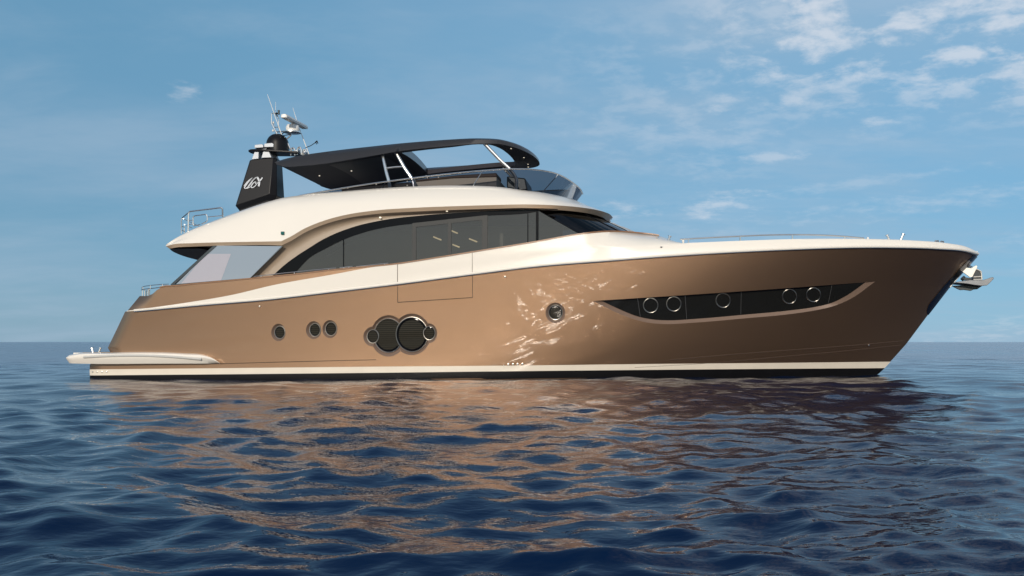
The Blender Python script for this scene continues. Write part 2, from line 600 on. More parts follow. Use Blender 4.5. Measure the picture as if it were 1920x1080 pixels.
    an_ = N(nt.nodes, 'ShaderNodeAttribute', attribute_name='coarse')
    mp = N(nt.nodes, 'ShaderNodeMapping')
    mp.inputs['Scale'].default_value = (0.55, 1.0, 1)
    mp.inputs['Rotation'].default_value = (0, 0, 0.25)
    nt.links.new(t.outputs['Object'], mp.inputs[0])
    nz = N(nt.nodes, 'ShaderNodeTexNoise')
    nz.inputs['Scale'].default_value = 0.9
    nz.inputs['Detail'].default_value = 3
    nt.links.new(mp.outputs[0], nz.inputs['Vector'])
    rg = N(nt.nodes, 'ShaderNodeMapRange')
    rg.inputs['To Min'].default_value = 0.012
    rg.inputs['To Max'].default_value = 0.34
    # gusts roughen the far sea in long patches
    gm = N(nt.nodes, 'ShaderNodeMapping')
    gm.inputs['Scale'].default_value = (0.035, 0.014, 1)
    nt.links.new(t.outputs['Object'], gm.inputs[0])
    gz = N(nt.nodes, 'ShaderNodeTexNoise')
    gz.inputs['Scale'].default_value = 1.0
    gz.inputs['Detail'].default_value = 8
    gz.inputs['Roughness'].default_value = 0.72
    nt.links.new(gm.outputs[0], gz.inputs['Vector'])
    gr = N(nt.nodes, 'ShaderNodeMapRange')
    gr.inputs['From Min'].default_value = 0.3
    gr.inputs['From Max'].default_value = 0.7
    gr.inputs['To Min'].default_value = 0.62
    gr.inputs['To Max'].default_value = 1.15
    nt.links.new(gz.outputs[0], gr.inputs['Value'])
    mu = N(nt.nodes, 'ShaderNodeMath', operation='MULTIPLY')
    nt.links.new(an_.outputs['Fac'], mu.inputs[0]); nt.links.new(gr.outputs[0], mu.inputs[1])
    nt.links.new(mu.outputs[0], rg.inputs['Value'])
    # water body plus a surface reflection, a little dimmed as through a polarising filter
    df = N(nt.nodes, 'ShaderNodeBsdfDiffuse')
    df.inputs[0].default_value = (0.0015, 0.011, 0.042, 1)
    gl = N(nt.nodes, 'ShaderNodeBsdfGlossy')
    gl.inputs[0].default_value = (0.92, 0.90, 0.90, 1)
    fr = N(nt.nodes, 'ShaderNodeFresnel')
    fr.inputs[0].default_value = 1.235
    mx = N(nt.nodes, 'ShaderNodeMixShader')
    nt.links.new(rg.outputs[0], gl.inputs['Roughness'])
    for q_ in (df, gl, fr):
        nt.links.new(b2.outputs[0], q_.inputs['Normal'])
    nt.links.new(fr.outputs[0], mx.inputs[0]); nt.links.new(df.outputs[0], mx.inputs[1]); nt.links.new(gl.outputs[0], mx.inputs[2])
    nt.nodes.remove(p)
    nt.links.new(mx.outputs[0], nt.nodes['Material Output'].inputs[0])
    b3 = N(nt.nodes, 'ShaderNodeBump')
    b3.inputs['Distance'].default_value = 0.13
    nt.links.new(an_.outputs['Fac'], b3.inputs['Strength'])
    nt.links.new(nz.outputs[0], b3.inputs['Height'])
    nt.links.new(b3.outputs[0], b1.inputs['Normal'])
    me.materials.append(mt)


build_sea()

# ------------------------------------------------------------------ the yacht
yacht = bpy.data.objects.new('motor_yacht', None)
yacht.location = ROOT
C.objects.link(yacht)
yacht['label'] = 'bronze and cream motor yacht lying on the dark sea'
yacht['category'] = 'yacht'

# ---- hull form: half-breadth as a function of length X and height Z
SZ = np.array([-0.9, 0.146, 0.48, 0.98, 1.92, 2.76, 3.81, 4.6])
SX = np.array([6.3, 7.60, 7.91, 8.36, 9.06, 9.71, 10.66, 11.2])
TZ = np.array([-0.9, 0.42, 0.50, 0.70, 0.76, 0.88, 1.93, 2.35, 2.8])
TX = np.array([-15.84, -15.84, -15.35, -15.20, -15.22, -15.29, -14.72, -14.3, -14.0])


def hb(X, Z):
    X = np.asarray(X, float); Z = np.asarray(Z, float)
    zc = np.clip(Z, -0.9, 4.4)
    g = np.clip((zc + 0.2) / 3.8, 0, 1.1)
    B = 2.77 + 0.42 * g ** 1.5
    xs = -6.0 + 5.0 * g
    pw = 1.9 + 1.0 * g
    q = 1.0 - 0.28 * g
    xe = np.interp(zc, SZ, SX)
    t = np.clip((X - xs) / (xe - xs), 0, 1)
    f = np.maximum(0, 1 - t ** pw) ** q
    B = B * (1 - 0.25 * np.clip(-zc / 0.8, 0, 1) ** 1.5)
    ta = np.clip((-4 - X) / 11, 0, None)
    B = B * (1 - 0.055 * ta ** 2)
    d = X - np.interp(zc, TZ, TX)
    B = B - 0.10 * np.clip(1 - d / 0.4, 0, 1) ** 2
    return np.maximum(0, B * f)


YY = np.arange(26.3, YC + 0.001, 0.01)


def hit(px, py, lift=0.0):
    """point of the hull side seen at px, py"""
    X = (px - CX) * YY / FPX
    Z = EYE - (py - HY) * YY / FPX
    g = hb(X, Z) - (YC - YY)
    k = np.where(g >= 0)[0]
    if len(k) == 0:
        Y = YC
    else:
        k = k[0]
        Y = YY[k] if k == 0 else YY[k - 1] + 0.01 * (-g[k - 1]) / (g[k] - g[k - 1])
    p = np.array(P(px, py, Y))
    if lift:
        p = p + np.array(hull_n(p)) * lift
    return tuple(p)


def hull_n(p):
    e = 0.05
    bx = (hb(p[0] + e, p[2]) - hb(p[0] - e, p[2])) / (2 * e)
    bz = (hb(p[0], p[2] + e) - hb(p[0], p[2] - e)) / (2 * e)
    n = np.array([-bx, -1.0, -bz])
    return n / np.linalg.norm(n)


def ray_plane(px, py, p0, n):
    d = np.array([(px - CX) / FPX, 1.0, -(py - HY) / FPX])
    o = np.array([0, 0, EYE])
    t = np.dot(np.array(p0) - o, n) / np.dot(d, n)
    return o + d * t


A = curve([(238, 584), (255, 582.5), (380, 571), (500, 561), (620, 547), (745, 532), (883, 514), (1004, 499), (1139, 488), (1280, 477.5), (1400, 470.5), (1500, 466), (1580, 463.5), (1674, 463), (1758, 465.5), (1813, 470.5), (1836, 477)])
a_px = np.concatenate([np.linspace(238, 1700, 90), np.linspace(1705, 1832, 30)])
A3 = [hit(x, A(x)) for x in a_px]
ok = [A3[0]]
for p in A3[1:]:
    if p[0] > ok[-1][0] + 1e-3:
        ok.append(p)
A3 = ok
AX = np.array([p[0] for p in A3] + [10.66]); AZ = np.array([p[2] for p in A3] + [3.80])


def Zsheer(X):
    return np.interp(X, AX, AZ)


ZB = -0.75
NU, NV = 230, 60
us = np.linspace(0, 1, NU)
ss = 0.55 * us + 0.45 * (1 - np.cos(math.pi * us)) / 2
rows = []
for v in np.linspace(0, 1, NV):
    X = -15 + 24 * ss
    for _ in range(14):
        Z = ZB + v * (Zsheer(X) - ZB)
        x0, x1 = np.interp(Z, TZ, TX), np.interp(Z, SZ, SX)
        X = x0 + (x1 - x0) * ss
    Z = ZB + v * (Zsheer(X) - ZB)
    b = hb(X, Z)
    b[-1] = 0
    rows.append([(x, YC - bb, z) for x, bb, z in zip(X, b, Z)])
g_s = loft(rows)
g_p = mir(g_s)
transom = loft([[r[0] for r in rows], [(r[0][0], 2 * YC - r[0][1], r[0][2]) for r in rows]])
decktop = loft([rows[-1], [(x, 2 * YC - y, z) for x, y, z in rows[-1]]])
keelbot = loft([rows[0], [(x, 2 * YC - y, z) for x, y, z in rows[0]]])
hull = mesh('hull', join(g_s, g_p, transom, decktop, keelbot), M_BRONZE, yacht, smooth=None)


def ell(cx, cy, rx, ry, n=48):
    return [(cx + rx * math.cos(2 * math.pi * k / n), cy + ry * math.sin(2 * math.pi * k / n)) for k in range(n)]


# portholes: (ring centre, ring radii, recess centre, recess radii) in photo pixels
PORT = [
    ((524.7, 623.1), (9.9, 11.9), (522.0, 623.4), (13.4, 16.3)),
    ((590.6, 618.5), (10.2, 12.4), (588.1, 619.0), (14.4, 16.7)),
    ((620.7, 616.5), (10.6, 12.7), (618.6, 617.1), (14.2, 16.8)),
    ((1041.6, 585.8), (13.0, 13.8), (1041.4, 586.7), (18.4, 19.1)),
    ((728.3, 628.9), (27.5, 32.1), (728.3, 629.8), (33.5, 38.8)),
    ((772.5, 626.9), (30.0, 32.8), (772.0, 626.9), (36.0, 38.9)),
    ((699.1, 630.6), (11.0, 12.7), (698.4, 631.1), (17.0, 18.4)),
    ((805.0, 624.5), (11.0, 12.7), (804.8, 624.9), (15.0, 18.4)),
]
DEPTH = 0.085


def cut(target, gs):
    for g in gs:
        cu_ = mesh('cutter', g, M_RECESS, yacht, smooth=None)
        md = target.modifiers.new('cut', 'BOOLEAN')
        md.operation = 'DIFFERENCE'
        md.solver = 'EXACT'
        md.material_mode = 'TRANSFER'
        md.object = cu_
        bpy.context.view_layer.update()
        dg = bpy.context.evaluated_depsgraph_get()
        me = bpy.data.meshes.new_from_object(target.evaluated_get(dg))
        target.modifiers.clear()
        old = target.data
        target.data = me
        bpy.data.meshes.remove(old)
        cm = cu_.data
        bpy.data.objects.remove(cu_)
        bpy.data.meshes.remove(cm)
    target.data.name = 'hull'


cutters, port_geo = [], []
for (rc, rr_, oc, orr) in PORT:
    p0 = np.array(hit(*oc)); n = hull_n(p0)
    base_p = p0 - n * DEPTH
    inner = [ray_plane(x, y, base_p, n) for x, y in ell(*rc, rr_[0] * 1.04, rr_[1] * 1.04)]
    outer = [np.array(hit(x, y)) for x, y in ell(*oc, *orr)]
    far = [i + (o - i) * 1.7 for i, o in zip(inner, outer)]
    ci, cf = sum(inner) / len(inner), sum(far) / len(far)
    m_ = len(inner)
    V = [tuple(v) for v in inner] + [tuple(v) for v in far] + [tuple(ci), tuple(cf)]
    F = []
    for i in range(m_):
        j = (i + 1) % m_
        F += [(i, j, m_ + j, m_ + i), (j, i, 2 * m_), (m_ + i, m_ + j, 2 * m_ + 1)]
    cutters.append((V, F))
    port_geo.append((rc, rr_, base_p, n))

# long window in the bow
bw_top = curve([(1112, 564.3), (1300, 552.3), (1480, 540), (1640, 528)])
bw_out = curve([(1112, 564.6), (1135, 576), (1160, 588), (1190, 599), (1215, 605), (1245, 607.5), (1300, 605), (1400, 596.5), (1480, 589), (1530, 581.5), (1565, 573), (1600, 557), (1640, 528.6)])
bw_in = curve([(1127, 563.5), (1145, 572), (1165, 581), (1195, 592.5), (1225, 598.5), (1255, 600), (1300, 597.5), (1400, 589), (1480, 581.5), (1530, 574.5), (1560, 567), (1590, 552), (1622, 529.6)])
BWD = 0.13


def bwd(x):
    k_ = min(max((x - 1500) / 110, 0), 1)
    return BWD - 0.105 * k_ * k_ * (3 - 2 * k_)


w_in_t, w_in_b, w_out_t, w_out_b = [], [], [], []
for k in range(61):
    u = k / 60
    u = 0.5 - 0.5 * math.cos(math.pi * u)
    xo, xi = 1112 + u * 528, 1127 + u * 495
    for lst, x, y, d in ((w_out_t, xo, bw_top(xo), 0), (w_out_b, xo, bw_out(xo), 0), (w_in_t, xi, bw_top(xi) - 0.5, 1), (w_in_b, xi, max(bw_in(xi), bw_top(xi) + 0.05), 1)):
        q = np.array(hit(x, y))
        if d:
            # the pane stands behind the hull skin; slide the survey point along its own sight line
            s_ = (q[1] + bwd(x)) / q[1]
            q = np.array([q[0] * s_, q[1] * s_, EYE + (q[2] - EYE) * s_])
        lst.append(q)
ot = [i + (o - i) * 1.6 for i, o in zip(w_in_t, w_out_t)]
ob = [i + (o - i) * 1.6 for i, o in zip(w_in_b, w_out_b)]
tube_rows = [[tuple(a), tuple(b), tuple(c), tuple(d)] for a, b, c, d in zip(w_in_t, w_in_b, ob, ot)]
Vw, Fw = loft(tube_rows, close_u=True)
Fw += [(3, 2, 1, 0), tuple(range(len(Vw) - 4, len(Vw)))]
cutters.append((Vw, Fw))
cut(hull, cutters)
for p in hull.data.polygons:
    p.use_smooth = True
hull.data.set_sharp_from_angle(angle=R(24))

# glass and rims of the portholes


def inside(p, e, k=1.0):
    return ((p[0] - e[0][0]) / (e[1][0] * k)) ** 2 + ((p[1] - e[0][1]) / (e[1][1] * k)) ** 2 < 1


for i, (rc, rr_, bp, n) in enumerate(port_geo):
    lift = 0.006 + (0.004 if i in (5,) else 0.008 if i > 5 else 0)
    pts = [ray_plane(x, y, bp + n * lift, n) for x, y in ell(*rc, *rr_, n=64)]
    c = sum(pts) / len(pts)
    V = [tuple(q) for q in pts] + [tuple(c)]
    F = [(k, (k + 1) % 64, 64) for k in range(64)]
    po = mesh('porthole', (V, F), M_PORT, yacht, smooth=None)
    blockers = {4: (5, 6), 5: (7,)}.get(i, ())
    ring_px = ell(*rc, rr_[0] * 0.99, rr_[1] * 0.99, n=72)
    keep = [not any(inside(q, PORT[k]) for k in blockers) for q in ring_px]
    ring = [ray_plane(x, y, bp + n * (lift + 0.012), n) for x, y in ring_px]
    ring2 = [ray_plane(x, y, bp + n * (lift + 0.004), n) for x, y in ell(*rc, rr_[0] * 0.86, rr_[1] * 0.86, n=72)]
    if all(keep):
        g = tube(ring, 0.015, 8, closed=True)
    else:
        st = next(k for k in range(72) if keep[k] and not keep[k - 1])
        runs, run = [], []
        for k in range(72):
            q = (st + k) % 72
            if keep[q]:
                run.append(ring[q])
            elif run:
                runs.append(run); run = []
        if run:
            runs.append(run)
        g = join(*[tube(r_, 0.015, 8) for r_ in runs if len(r_) > 1])
    mesh('rim', g, M_RIM, po)
    # black gasket inside the rim and the blind slats behind the pane
    if i < 4 or i > 5:
        mesh('gasket', tube(ring2, 0.012, 6, closed=True), M_FRIT, po)
    else:
        gp = ell(*rc, rr_[0] * 0.90, rr_[1] * 0.90, n=96)
        kp = [not any(inside(q, PORT[k], 1.12) for k in blockers) for q in gp]
        gr_ = [ray_plane(x, y, bp + n * (lift + 0.004), n) for x, y in gp]
        st = next(k for k in range(96) if kp[k] and not kp[k - 1])
        run = []
        for k in range(96):
            q = (st + k) % 96
            if not kp[q]:
                break
            run.append(gr_[q])
        mesh('gasket', tube(run, 0.03, 6), M_FRIT, po)

# bow window pane, joints and rings
pane_rows = []
for t, b_ in zip(w_in_t, w_in_b):
    off = np.array([0, -0.012, 0])
    pane_rows.append([tuple(t + (b_ - t) * f + off) for f in (-0.02, 0.25, 0.5, 0.75, 1.02)])
bw = mesh('bow_window', loft(pane_rows), M_DARKGLASS, yacht)


def pane_pt(px, py, lift):
    q = np.array(hit(px, py))
    s_ = (q[1] + bwd(px) - lift) / q[1]
    return (q[0] * s_, q[1] * s_, EYE + (q[2] - EYE) * s_)


for cx_, cy_, r_ in ((1220, 572.7, 13.6), (1263.3, 569.9, 13.5), (1355.7, 563.3, 13.3), (1480.3, 556, 13.2), (1525.3, 552.8, 13.0)):
    mesh('porthole_ring', tube([pane_pt(x, y, 0.03) for x, y in ell(cx_, cy_, r_, r_, 56)], 0.015, 8, closed=True), M_RIM, bw)
for x0, x1 in ((1195.4, 1200.5), (1284.5, 1287.5), (1389.8, 1389), (1560, 1553)):
    y0, y1 = bw_top(x0) + 0.5, bw_in(x1) - 0.5
    mesh('pane_joint', tube([pane_pt(x0 + (x1 - x0) * k / 6, y0 + (y1 - y0) * k / 6, 0.02) for k in range(7)], 0.006, 6), M_SEAM, bw)

# boot stripe and antifouling: bands lying on the hull
st_top = curve([(150, 692.8), (500, 689.5), (700, 687.5), (1000, 685), (1200, 682.5), (1480, 680), (1680, 677.8)])
st_bot = curve([(150, 704), (500, 701), (700, 699), (1000, 695.5), (1200, 693.5), (1480, 691.2), (1680, 690)])


def band(ytop, ybot, x0, x1, lift, n=150, m=5):
    cols = []
    for k in range(n + 1):
        x = x0 + (x1 - x0) * k / n
        cols.append([hit(x, ytop(x) + (ybot(x) - ytop(x)) * j / m, lift) for j in range(m + 1)])
    return loft(cols)


def hull_band(zt, zb, lift, n=170, m=6):
    """band between two heights z(X), from the transom to the stem"""
    cols = []
    for k in range(n + 1):
        s = k / n
        s = 0.7 * s + 0.3 * (1 - math.cos(math.pi * s)) / 2
        col = []
        for j in range(m + 1):
            f = j / m
            X = -4.0
            for _ in range(12):
                Z = zt(X) + (zb(X) - zt(X)) * f
                x0, x1 = float(np.interp(Z, TZ, TX)), float(np.interp(Z, SZ, SX))
                X = x0 + (x1 + 0.004 - x0) * s
            b_ = float(hb(min(X, x1), Z)) if s < 1 else 0.0
            n_ = hull_n((min(X, x1 - 0.06), 0, Z))
            col.append((X + n_[0] * lift, YC - b_ + n_[1] * lift, Z + n_[2] * lift))
        cols.append(col)
    return loft(cols)


def zcurve(f, px0, px1):
    xs_ = np.linspace(px0, px1, 40)
    pts = [hit(x, f(x)) for x in xs_]
    X_ = [p[0] for p in pts]; Z_ = [p[2] for p in pts]
    return lambda X: float(np.interp(X, X_, Z_))


zt_, zb_ = zcurve(st_top, 168, 1640), zcurve(st_bot, 168, 1630)
mesh('boot_stripe', both(hull_band(zt_, zb_, 0.006)), M_STRIPE, hull)
mesh('antifouling', both(hull_band(zb_, lambda X: -0.7, 0.008)), M_ANTI, hull)

# spray rails and knuckle lines, dark so the shade line is in the colour


def rail_on_hull(pts, r, lift=0.0, sub=8):
    f = curve(pts)
    xs_ = np.linspace(pts[0][0], pts[-1][0], max(6, sub * len(pts)))
    return tube([hit(x, f(x), lift) for x in xs_], r, 6)


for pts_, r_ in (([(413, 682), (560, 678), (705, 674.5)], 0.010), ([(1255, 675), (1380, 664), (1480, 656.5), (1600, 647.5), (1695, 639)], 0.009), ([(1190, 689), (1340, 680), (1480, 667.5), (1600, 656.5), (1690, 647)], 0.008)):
    mesh('spray_rail_shade', both(rail_on_hull(pts_, r_)), M_GAP_AND_SHADE, hull)

# ---- bulwark above the rub rail
Tq = curve([(262, 555), (283, 553), (298, 541), (330, 537), (463, 524), (560, 514.5), (650, 504.5), (745, 495.5), (820, 484), (886, 473.5), (1006, 454), (1080, 441), (1115, 436.5), (1139, 434.8), (1165, 435.2), (1200, 437.8), (1234, 442), (1256, 448.5), (1275, 456)])
Wq = curve([(238, 583), (330, 570.5), (440, 552), (509, 535.5), (620, 515.5), (713, 499), (745, 495.6)])
Dq = curve([(1139, 462), (1205, 459), (1277, 456), (1400, 451), (1500, 448), (1560, 447.4), (1627, 448), (1716, 451), (1780, 456.5), (1813, 463), (1836, 474)])


def bul(px, py, inset):
    """point on the bulwark: hull breadth at the rub rail carried up, less an inset"""
    pa = hit(min(px, 1834), A(px))
    b_ = YC - pa[1]
    return Pb(px, py, max(0.0, b_ - inset))


aft_cols, wed_cols = [], []
n_ = 60
for k in range(n_ + 1):
    u = k / n_
    xa, xt = 238 + (745 - 238) * u, 262 + (745 - 262) * u
    ya, yt = A(xa), Tq(xt)
    col = [bul(xa, ya, 0.0)]
    for f in (0.25, 0.5, 0.75, 1.0):
        rnd = 0.22 * max(0, 1 - u * 12) ** 2
        col.append(bul(xa + (xt - xa) * f, ya + (yt - ya) * f, -0.05 * f + rnd * f))
    top = np.array(col[-1])
    col += [tuple(top + (0, 0.16, 0.0)), tuple(top + (0, 0.16, -0.8))]
    aft_cols.append(col)
    yw = max(Wq(xa), Tq(max(xa, 262)) + 0.4) if xa > 262 else Wq(xa)
    h = max(1.0, A(xa) - yt)
    wc = []
    for f in (0, 0.2, 0.4, 0.6, 0.8, 1.0):
        y = ya + (yw - ya) * f
        q = np.array(bul(xa, y, -0.05 * (ya - y) / h))
        wc.append(tuple(q + (0, -0.012, 0)))
    wc.append(tuple(np.array(wc[-1]) + (0, 0.02, 0.006)))
    wed_cols.append(wc)
mesh('aft_bulwark', both(loft(aft_cols)), M_BRONZE, yacht, smooth=30)
mesh('side_stripe', both(loft(wed_cols)), M_WHITE, yacht, smooth=30)

fwd = []
xs_ = np.concatenate([np.linspace(745, 1139, 40), np.linspace(1146, 1275, 34), np.linspace(1285, 1700, 44), np.linspace(1706, 1836, 40)])
Dk, Tk = [], []
for x in xs_:
    ya = A(x)
    if x <= 1275:
        yt = Tq(x)
        fT = min(max((x - 1100) / 110, 0), 1)
        fT = fT * fT * (3 - 2 * fT)
        insT = -0.05 + 0.94 * fT
        yd_plain = ya + (yt - ya) * 0.55
        yd = yd_plain + (Dq(max(x, 1139)) - yd_plain) * fT
        insD = -0.027 + 0.107 * fT
    else:
        yd = Dq(x); insD = 0.08
        yt = yd - 0.3; insT = 0.9
    pa = bul(x, ya, 0); pd = bul(x, yd, insD); pt = bul(x, yt, insT)
    if x > 1275:
        b_ = YC - pd[1]
        pt = (pd[0], YC - max(0, b_ - 0.8), pd[2] + 0.01)
    pm1 = bul(x, ya + (yd - ya) * 0.5, insD * 0.35)
    pm1b = bul(x, ya + (yd - ya) * 0.85, insD * 0.75)
    if x <= 1139:
        pm2 = tuple(np.array(pd) * 0.5 + np.array(pt) * 0.5 + np.array((0, -0.03 * fT, 0.02 * fT)))
        inn = (pt[0], pt[1] + 0.16, pt[2] - 0.02); low = (pt[0], pt[1] + 0.18, pt[2] - 0.9)
    else:
        pm2 = tuple(np.array(pd) * 0.5 + np.array(pt) * 0.5 + np.array((0, -0.03 * fT if x <= 1275 else 0, 0.02 * fT if x <= 1275 else 0)))
        bt = YC - pt[1]
        inn = (pt[0], YC - bt * 0.6, pt[2] + 0.03); low = (pt[0], YC, pt[2] + 0.05)
        k_ = min(1, max(0, (x - 1139) / 80))
        a0, a1 = np.array((pt[0], pt[1] + 0.16, pt[2] - 0.02)), np.array((pt[0], pt[1] + 0.18, pt[2] - 0.9))
        inn = tuple(a0 + (np.array(inn) - a0) * k_); low = tuple(a1 + (np.array(low) - a1) * k_)
    fwd.append([pa, pm1, pm1b, pd, pm2, pt, inn, low])
mesh('forward_bulwark', both(loft(fwd)), M_WHITE, yacht, smooth=65)

# rub rail along the foot of the bulwark
rr_pts = [hit(x, A(x)) for x in np.concatenate([np.linspace(252, 1690, 110), np.linspace(1698, 1833, 30)])]
mesh('rub_rail', both(tube([(x, y - 0.012, z + 0.012) for x, y, z in rr_pts], 0.034, 8)), M_WHITE, hull)
mesh('rail_trim', both(tube([(x, y - 0.03, z - 0.03) for x, y, z in rr_pts], 0.014, 6)), M_STEEL, hull)
# panel gaps round the fold-down side terrace, and the seam across the bulwark
gap = []


def gap_line(pts, fn, r=0.008):
    return tube([fn(*p) for p in pts], r, 6)


hl = lambda x, y: hit(x, y, 0.0)
gap.append(gap_line([(745.5, 534 + 33 * k / 8) for k in range(9)], hl))
gap.append(gap_line([(886, 516 + 42 * k / 8) for k in range(9)], hl))
gap.append(gap_line([(745.5 + 140.5 * k / 12, 567 - 9 * k / 12) for k in range(13)], hl, 0.011))


def bul_seam(x):
    ya, yt = A(x), Tq(x)
    return tube([np.array(bul(x, ya + (yt - ya) * f, -0.05 * f)) for f in np.linspace(0.04, 0.99, 9)], 0.006, 6)


mesh('panel_gap', both(join(*gap, bul_seam(745.5), bul_seam(885.5))), M_GAP_AND_SHADE, hull)

# varnished cap on the bulwark
cap = []
for x in np.concatenate([np.linspace(300, 1139, 80), np.linspace(1146, 1236, 16)]):
    if x <= 745:
        q = np.array(bul(x, Tq(x), -0.05))
    else:
        fT = min(max((x - 1100) / 110, 0), 1); fT = fT * fT * (3 - 2 * fT)
        q = np.array(bul(x, Tq(x), -0.05 + 0.94 * fT))
    cap.append([tuple(q + (0, -0.025, 0.0)), tuple(q + (0, -0.025, 0.035)), tuple(q + (0, 0.18, 0.035)), tuple(q + (0, 0.18, 0.0))])
mesh('cap_rail', both(loft(cap, close_u=True)), M_WOOD, yacht)

# ---- swim platform with side sponsons
pt_top = curve([(124, 670), (128, 666.5), (136, 664.3), (205, 661.3), (276, 660), (346, 662.4), (385, 665.8), (400, 671.5), (413, 681)])
pt_bot = curve([(124, 672.5), (126, 679), (129, 680.6), (140, 681.5), (160, 682), (300, 681.8), (413, 681.6)])
cols = []
for k in range(49):
    x = 124 + 289 * k / 48
    yt, yb = pt_top(x), max(pt_bot(x), pt_top(x) + 0.3)
    col = []
    e = 0.0 if x > 150 else 0.10 * (1 - (x - 124) / 26) ** 2
    for f, bb in ((0.0, 2.60), (0.0, 2.84), (0.12, 2.93), (0.35, 2.95), (0.6, 2.92), (1.0, 2.84), (1.0, 2.5)):
        col.append(Pb(x, yt + (yb - yt) * f, bb - e - (0.08 * max(0, (x - 380) / 33))))
    cols.append(col)
pl = loft(cols)
mid = box(-16.2, -14.7, YC - 2.7, YC + 2.7, 0.46, 0.74)
plat = mesh('swim_platform', join(both(pl), mid), M_WHITE, yacht, smooth=40)
fend = curve([(157, 669.5), (205, 667.5), (276, 667), (330, 669.5), (378, 673.5)])
mesh('fender_strip', both(tube([Pb(x, fend(x), 2.945) for x in np.linspace(157, 378, 30)], 0.035, 8)), M_FENDER, plat)
mesh('deck_planking', box(-16.0, -15.0, YC - 2.6, YC + 2.6, 0.742, 0.75), M_FLOORDECK, plat)


def bollard(name, legs, r, flare=1.0, mat=M_STEEL):
    g = []
    for (x0, y0), (x1, y1), b_ in legs:
        p, q = Vector(Pb(x0, y0, b_)), Vector(Pb(x1, y1, b_))
        g.append(tube([p, p.lerp(q, 0.5), q], r, 10))
        d = (p - q).normalized()
        g.append(tube([p - d * 0.004, p + d * 0.012, p + d * 0.02], r * 1.7, 10))
    (_, a0, b0), (_, a1, b1) = legs
    g.append(tube([Pb(*a0, b0), Pb(*a1, b1)], r * 1.1, 8))
    return mesh(name, both(join(*g)), mat, yacht)


bollard('mooring_cleat', [((172.5, 653.5), (175.5, 665), 2.55), ((188, 652.5), (184, 665), 2.55)], 0.026)
bollard('mooring_cleat', [((1233, 446), (1238.5, 460), 2.62), ((1256, 443.5), (1250.5, 459), 2.62)], 0.032)
bollard('mooring_cleat', [((1663.5, 441), (1669, 453), 1.42), ((1693.5, 439.5), (1688, 452), 1.42)], 0.034)
mesh('fairlead', both(join(prism([(1719, 451), (1765, 454.5), (1780, 457), (1762, 458), (1719, 452.5)], 1.0, 0.7), tube([Pb(1752, 456, 0.9), Pb(1754, 452, 0.9), Pb(1759, 451.5, 0.9), Pb(1760, 456, 0.9)], 0.025, 8), tube([Pb(1762, 456.5, 0.9), Pb(1765, 452.5, 0.9), Pb(1769, 453, 0.9), Pb(1769, 457, 0.9)], 0.025, 8))), M_GREY, yacht)
for x, y, b_ in ((1281, 450.5, 2.5), (1627, 445.5, 1.7)):
    q = Pb(x, y, b_)
    mesh('deck_vent', both(lathe((q[0], q[1], q[2] - 0.16), [(0.028, 0), (0.028, 0.10), (0.036, 0.11), (0.036, 0.16), (0.02, 0.175)], 16)), M_PLASTIC, yacht)


# rails
def railing(name, top, posts, r=0.018, rp=0.016, sub=4, mirror=True, mat=M_STEEL):
    for side in (lambda g: g, mir):
        o = mesh(name, side(tube(catmull([Pb(*p) for p in top], sub), r, 8)), mat, yacht)
        for (x0, y0, b0), (x1, y1, b1) in posts:
            mesh('post', side(tube([Pb(x0, y0, b0), Pb((x0 + x1) / 2, (y0 + y1) / 2, (b0 + b1) / 2), Pb(x1, y1, b1)], rp, 8)), mat, o)


bx = lambda x, i=0.3: YC - hit(x, A(x))[1] - i
railing('bow_rail', [(1275, 448.8, bx(1275)), (1330, 445.6, bx(1330)), (1388, 442.8, bx(1388)), (1440, 440.6, bx(1440)), (1486, 440, bx(1486)), (1540, 440.8, bx(1540)), (1584, 443.2, bx(1584)), (1620, 446.5, bx(1620))],
        [((x, y, bx(x)), (x, Dq(x) + 4, bx(x))) for x, y in ((1291, 448), (1388, 442.8), (1486, 440), (1584, 443.2))], 0.022, 0.022)
railing('side_rail', [(476, 518.5, 2.86), (552, 510, 2.88), (630, 502.5, 2.9)], [((x, y, 2.87), (x, y + 7, 2.87)) for x, y in ((489.5, 517), (552, 510), (616, 503.8))], 0.011, 0.014)
railing('side_rail', [(668, 499.8, 2.92), (700, 496.4, 2.93), (728, 493.4, 2.94)], [((x, y, 2.93), (x, y + 6, 2.93)) for x, y in ((684, 498), (721, 494))], 0.011, 0.014)
railing('side_cleat', [(637, 502, 2.93), (649, 500.8, 2.93), (661, 499.6, 2.93)], [((x, y, 2.93), (x, y + 5, 2.93)) for x, y in ((644.5, 501.3), (654, 500.3))] + [((640, 507.5, 2.93), (655, 505.8, 2.93))], 0.011, 0.018)
railing('stern_rail', [(266, 540.5, 2.3), (268, 537.6, 2.5), (282, 535.2, 2.66), (306, 533, 2.68), (316, 532.6, 2.68)], [((282, 535.5, 2.66), (282, 541, 2.66)), ((305, 533, 2.68), (305, 538, 2.68)), ((268, 538, 2.5), (268, 543, 2.5))], 0.011, 0.013)
railing('stern_rail', [(265, 543.8, 2.4), (267, 542.6, 2.55), (285, 540.6, 2.62), (300, 538.9, 2.66)], [((267, 543, 2.5), (267, 555, 2.5)), ((271, 543, 2.45), (271, 555, 2.45)), ((274.5, 544, 2.3), (274.5, 555, 2.3)), ((278, 542, 2.55), (277.5, 554, 2.55)), ((280, 542, 2.45), (280, 554, 2.45))], 0.012, 0.016)

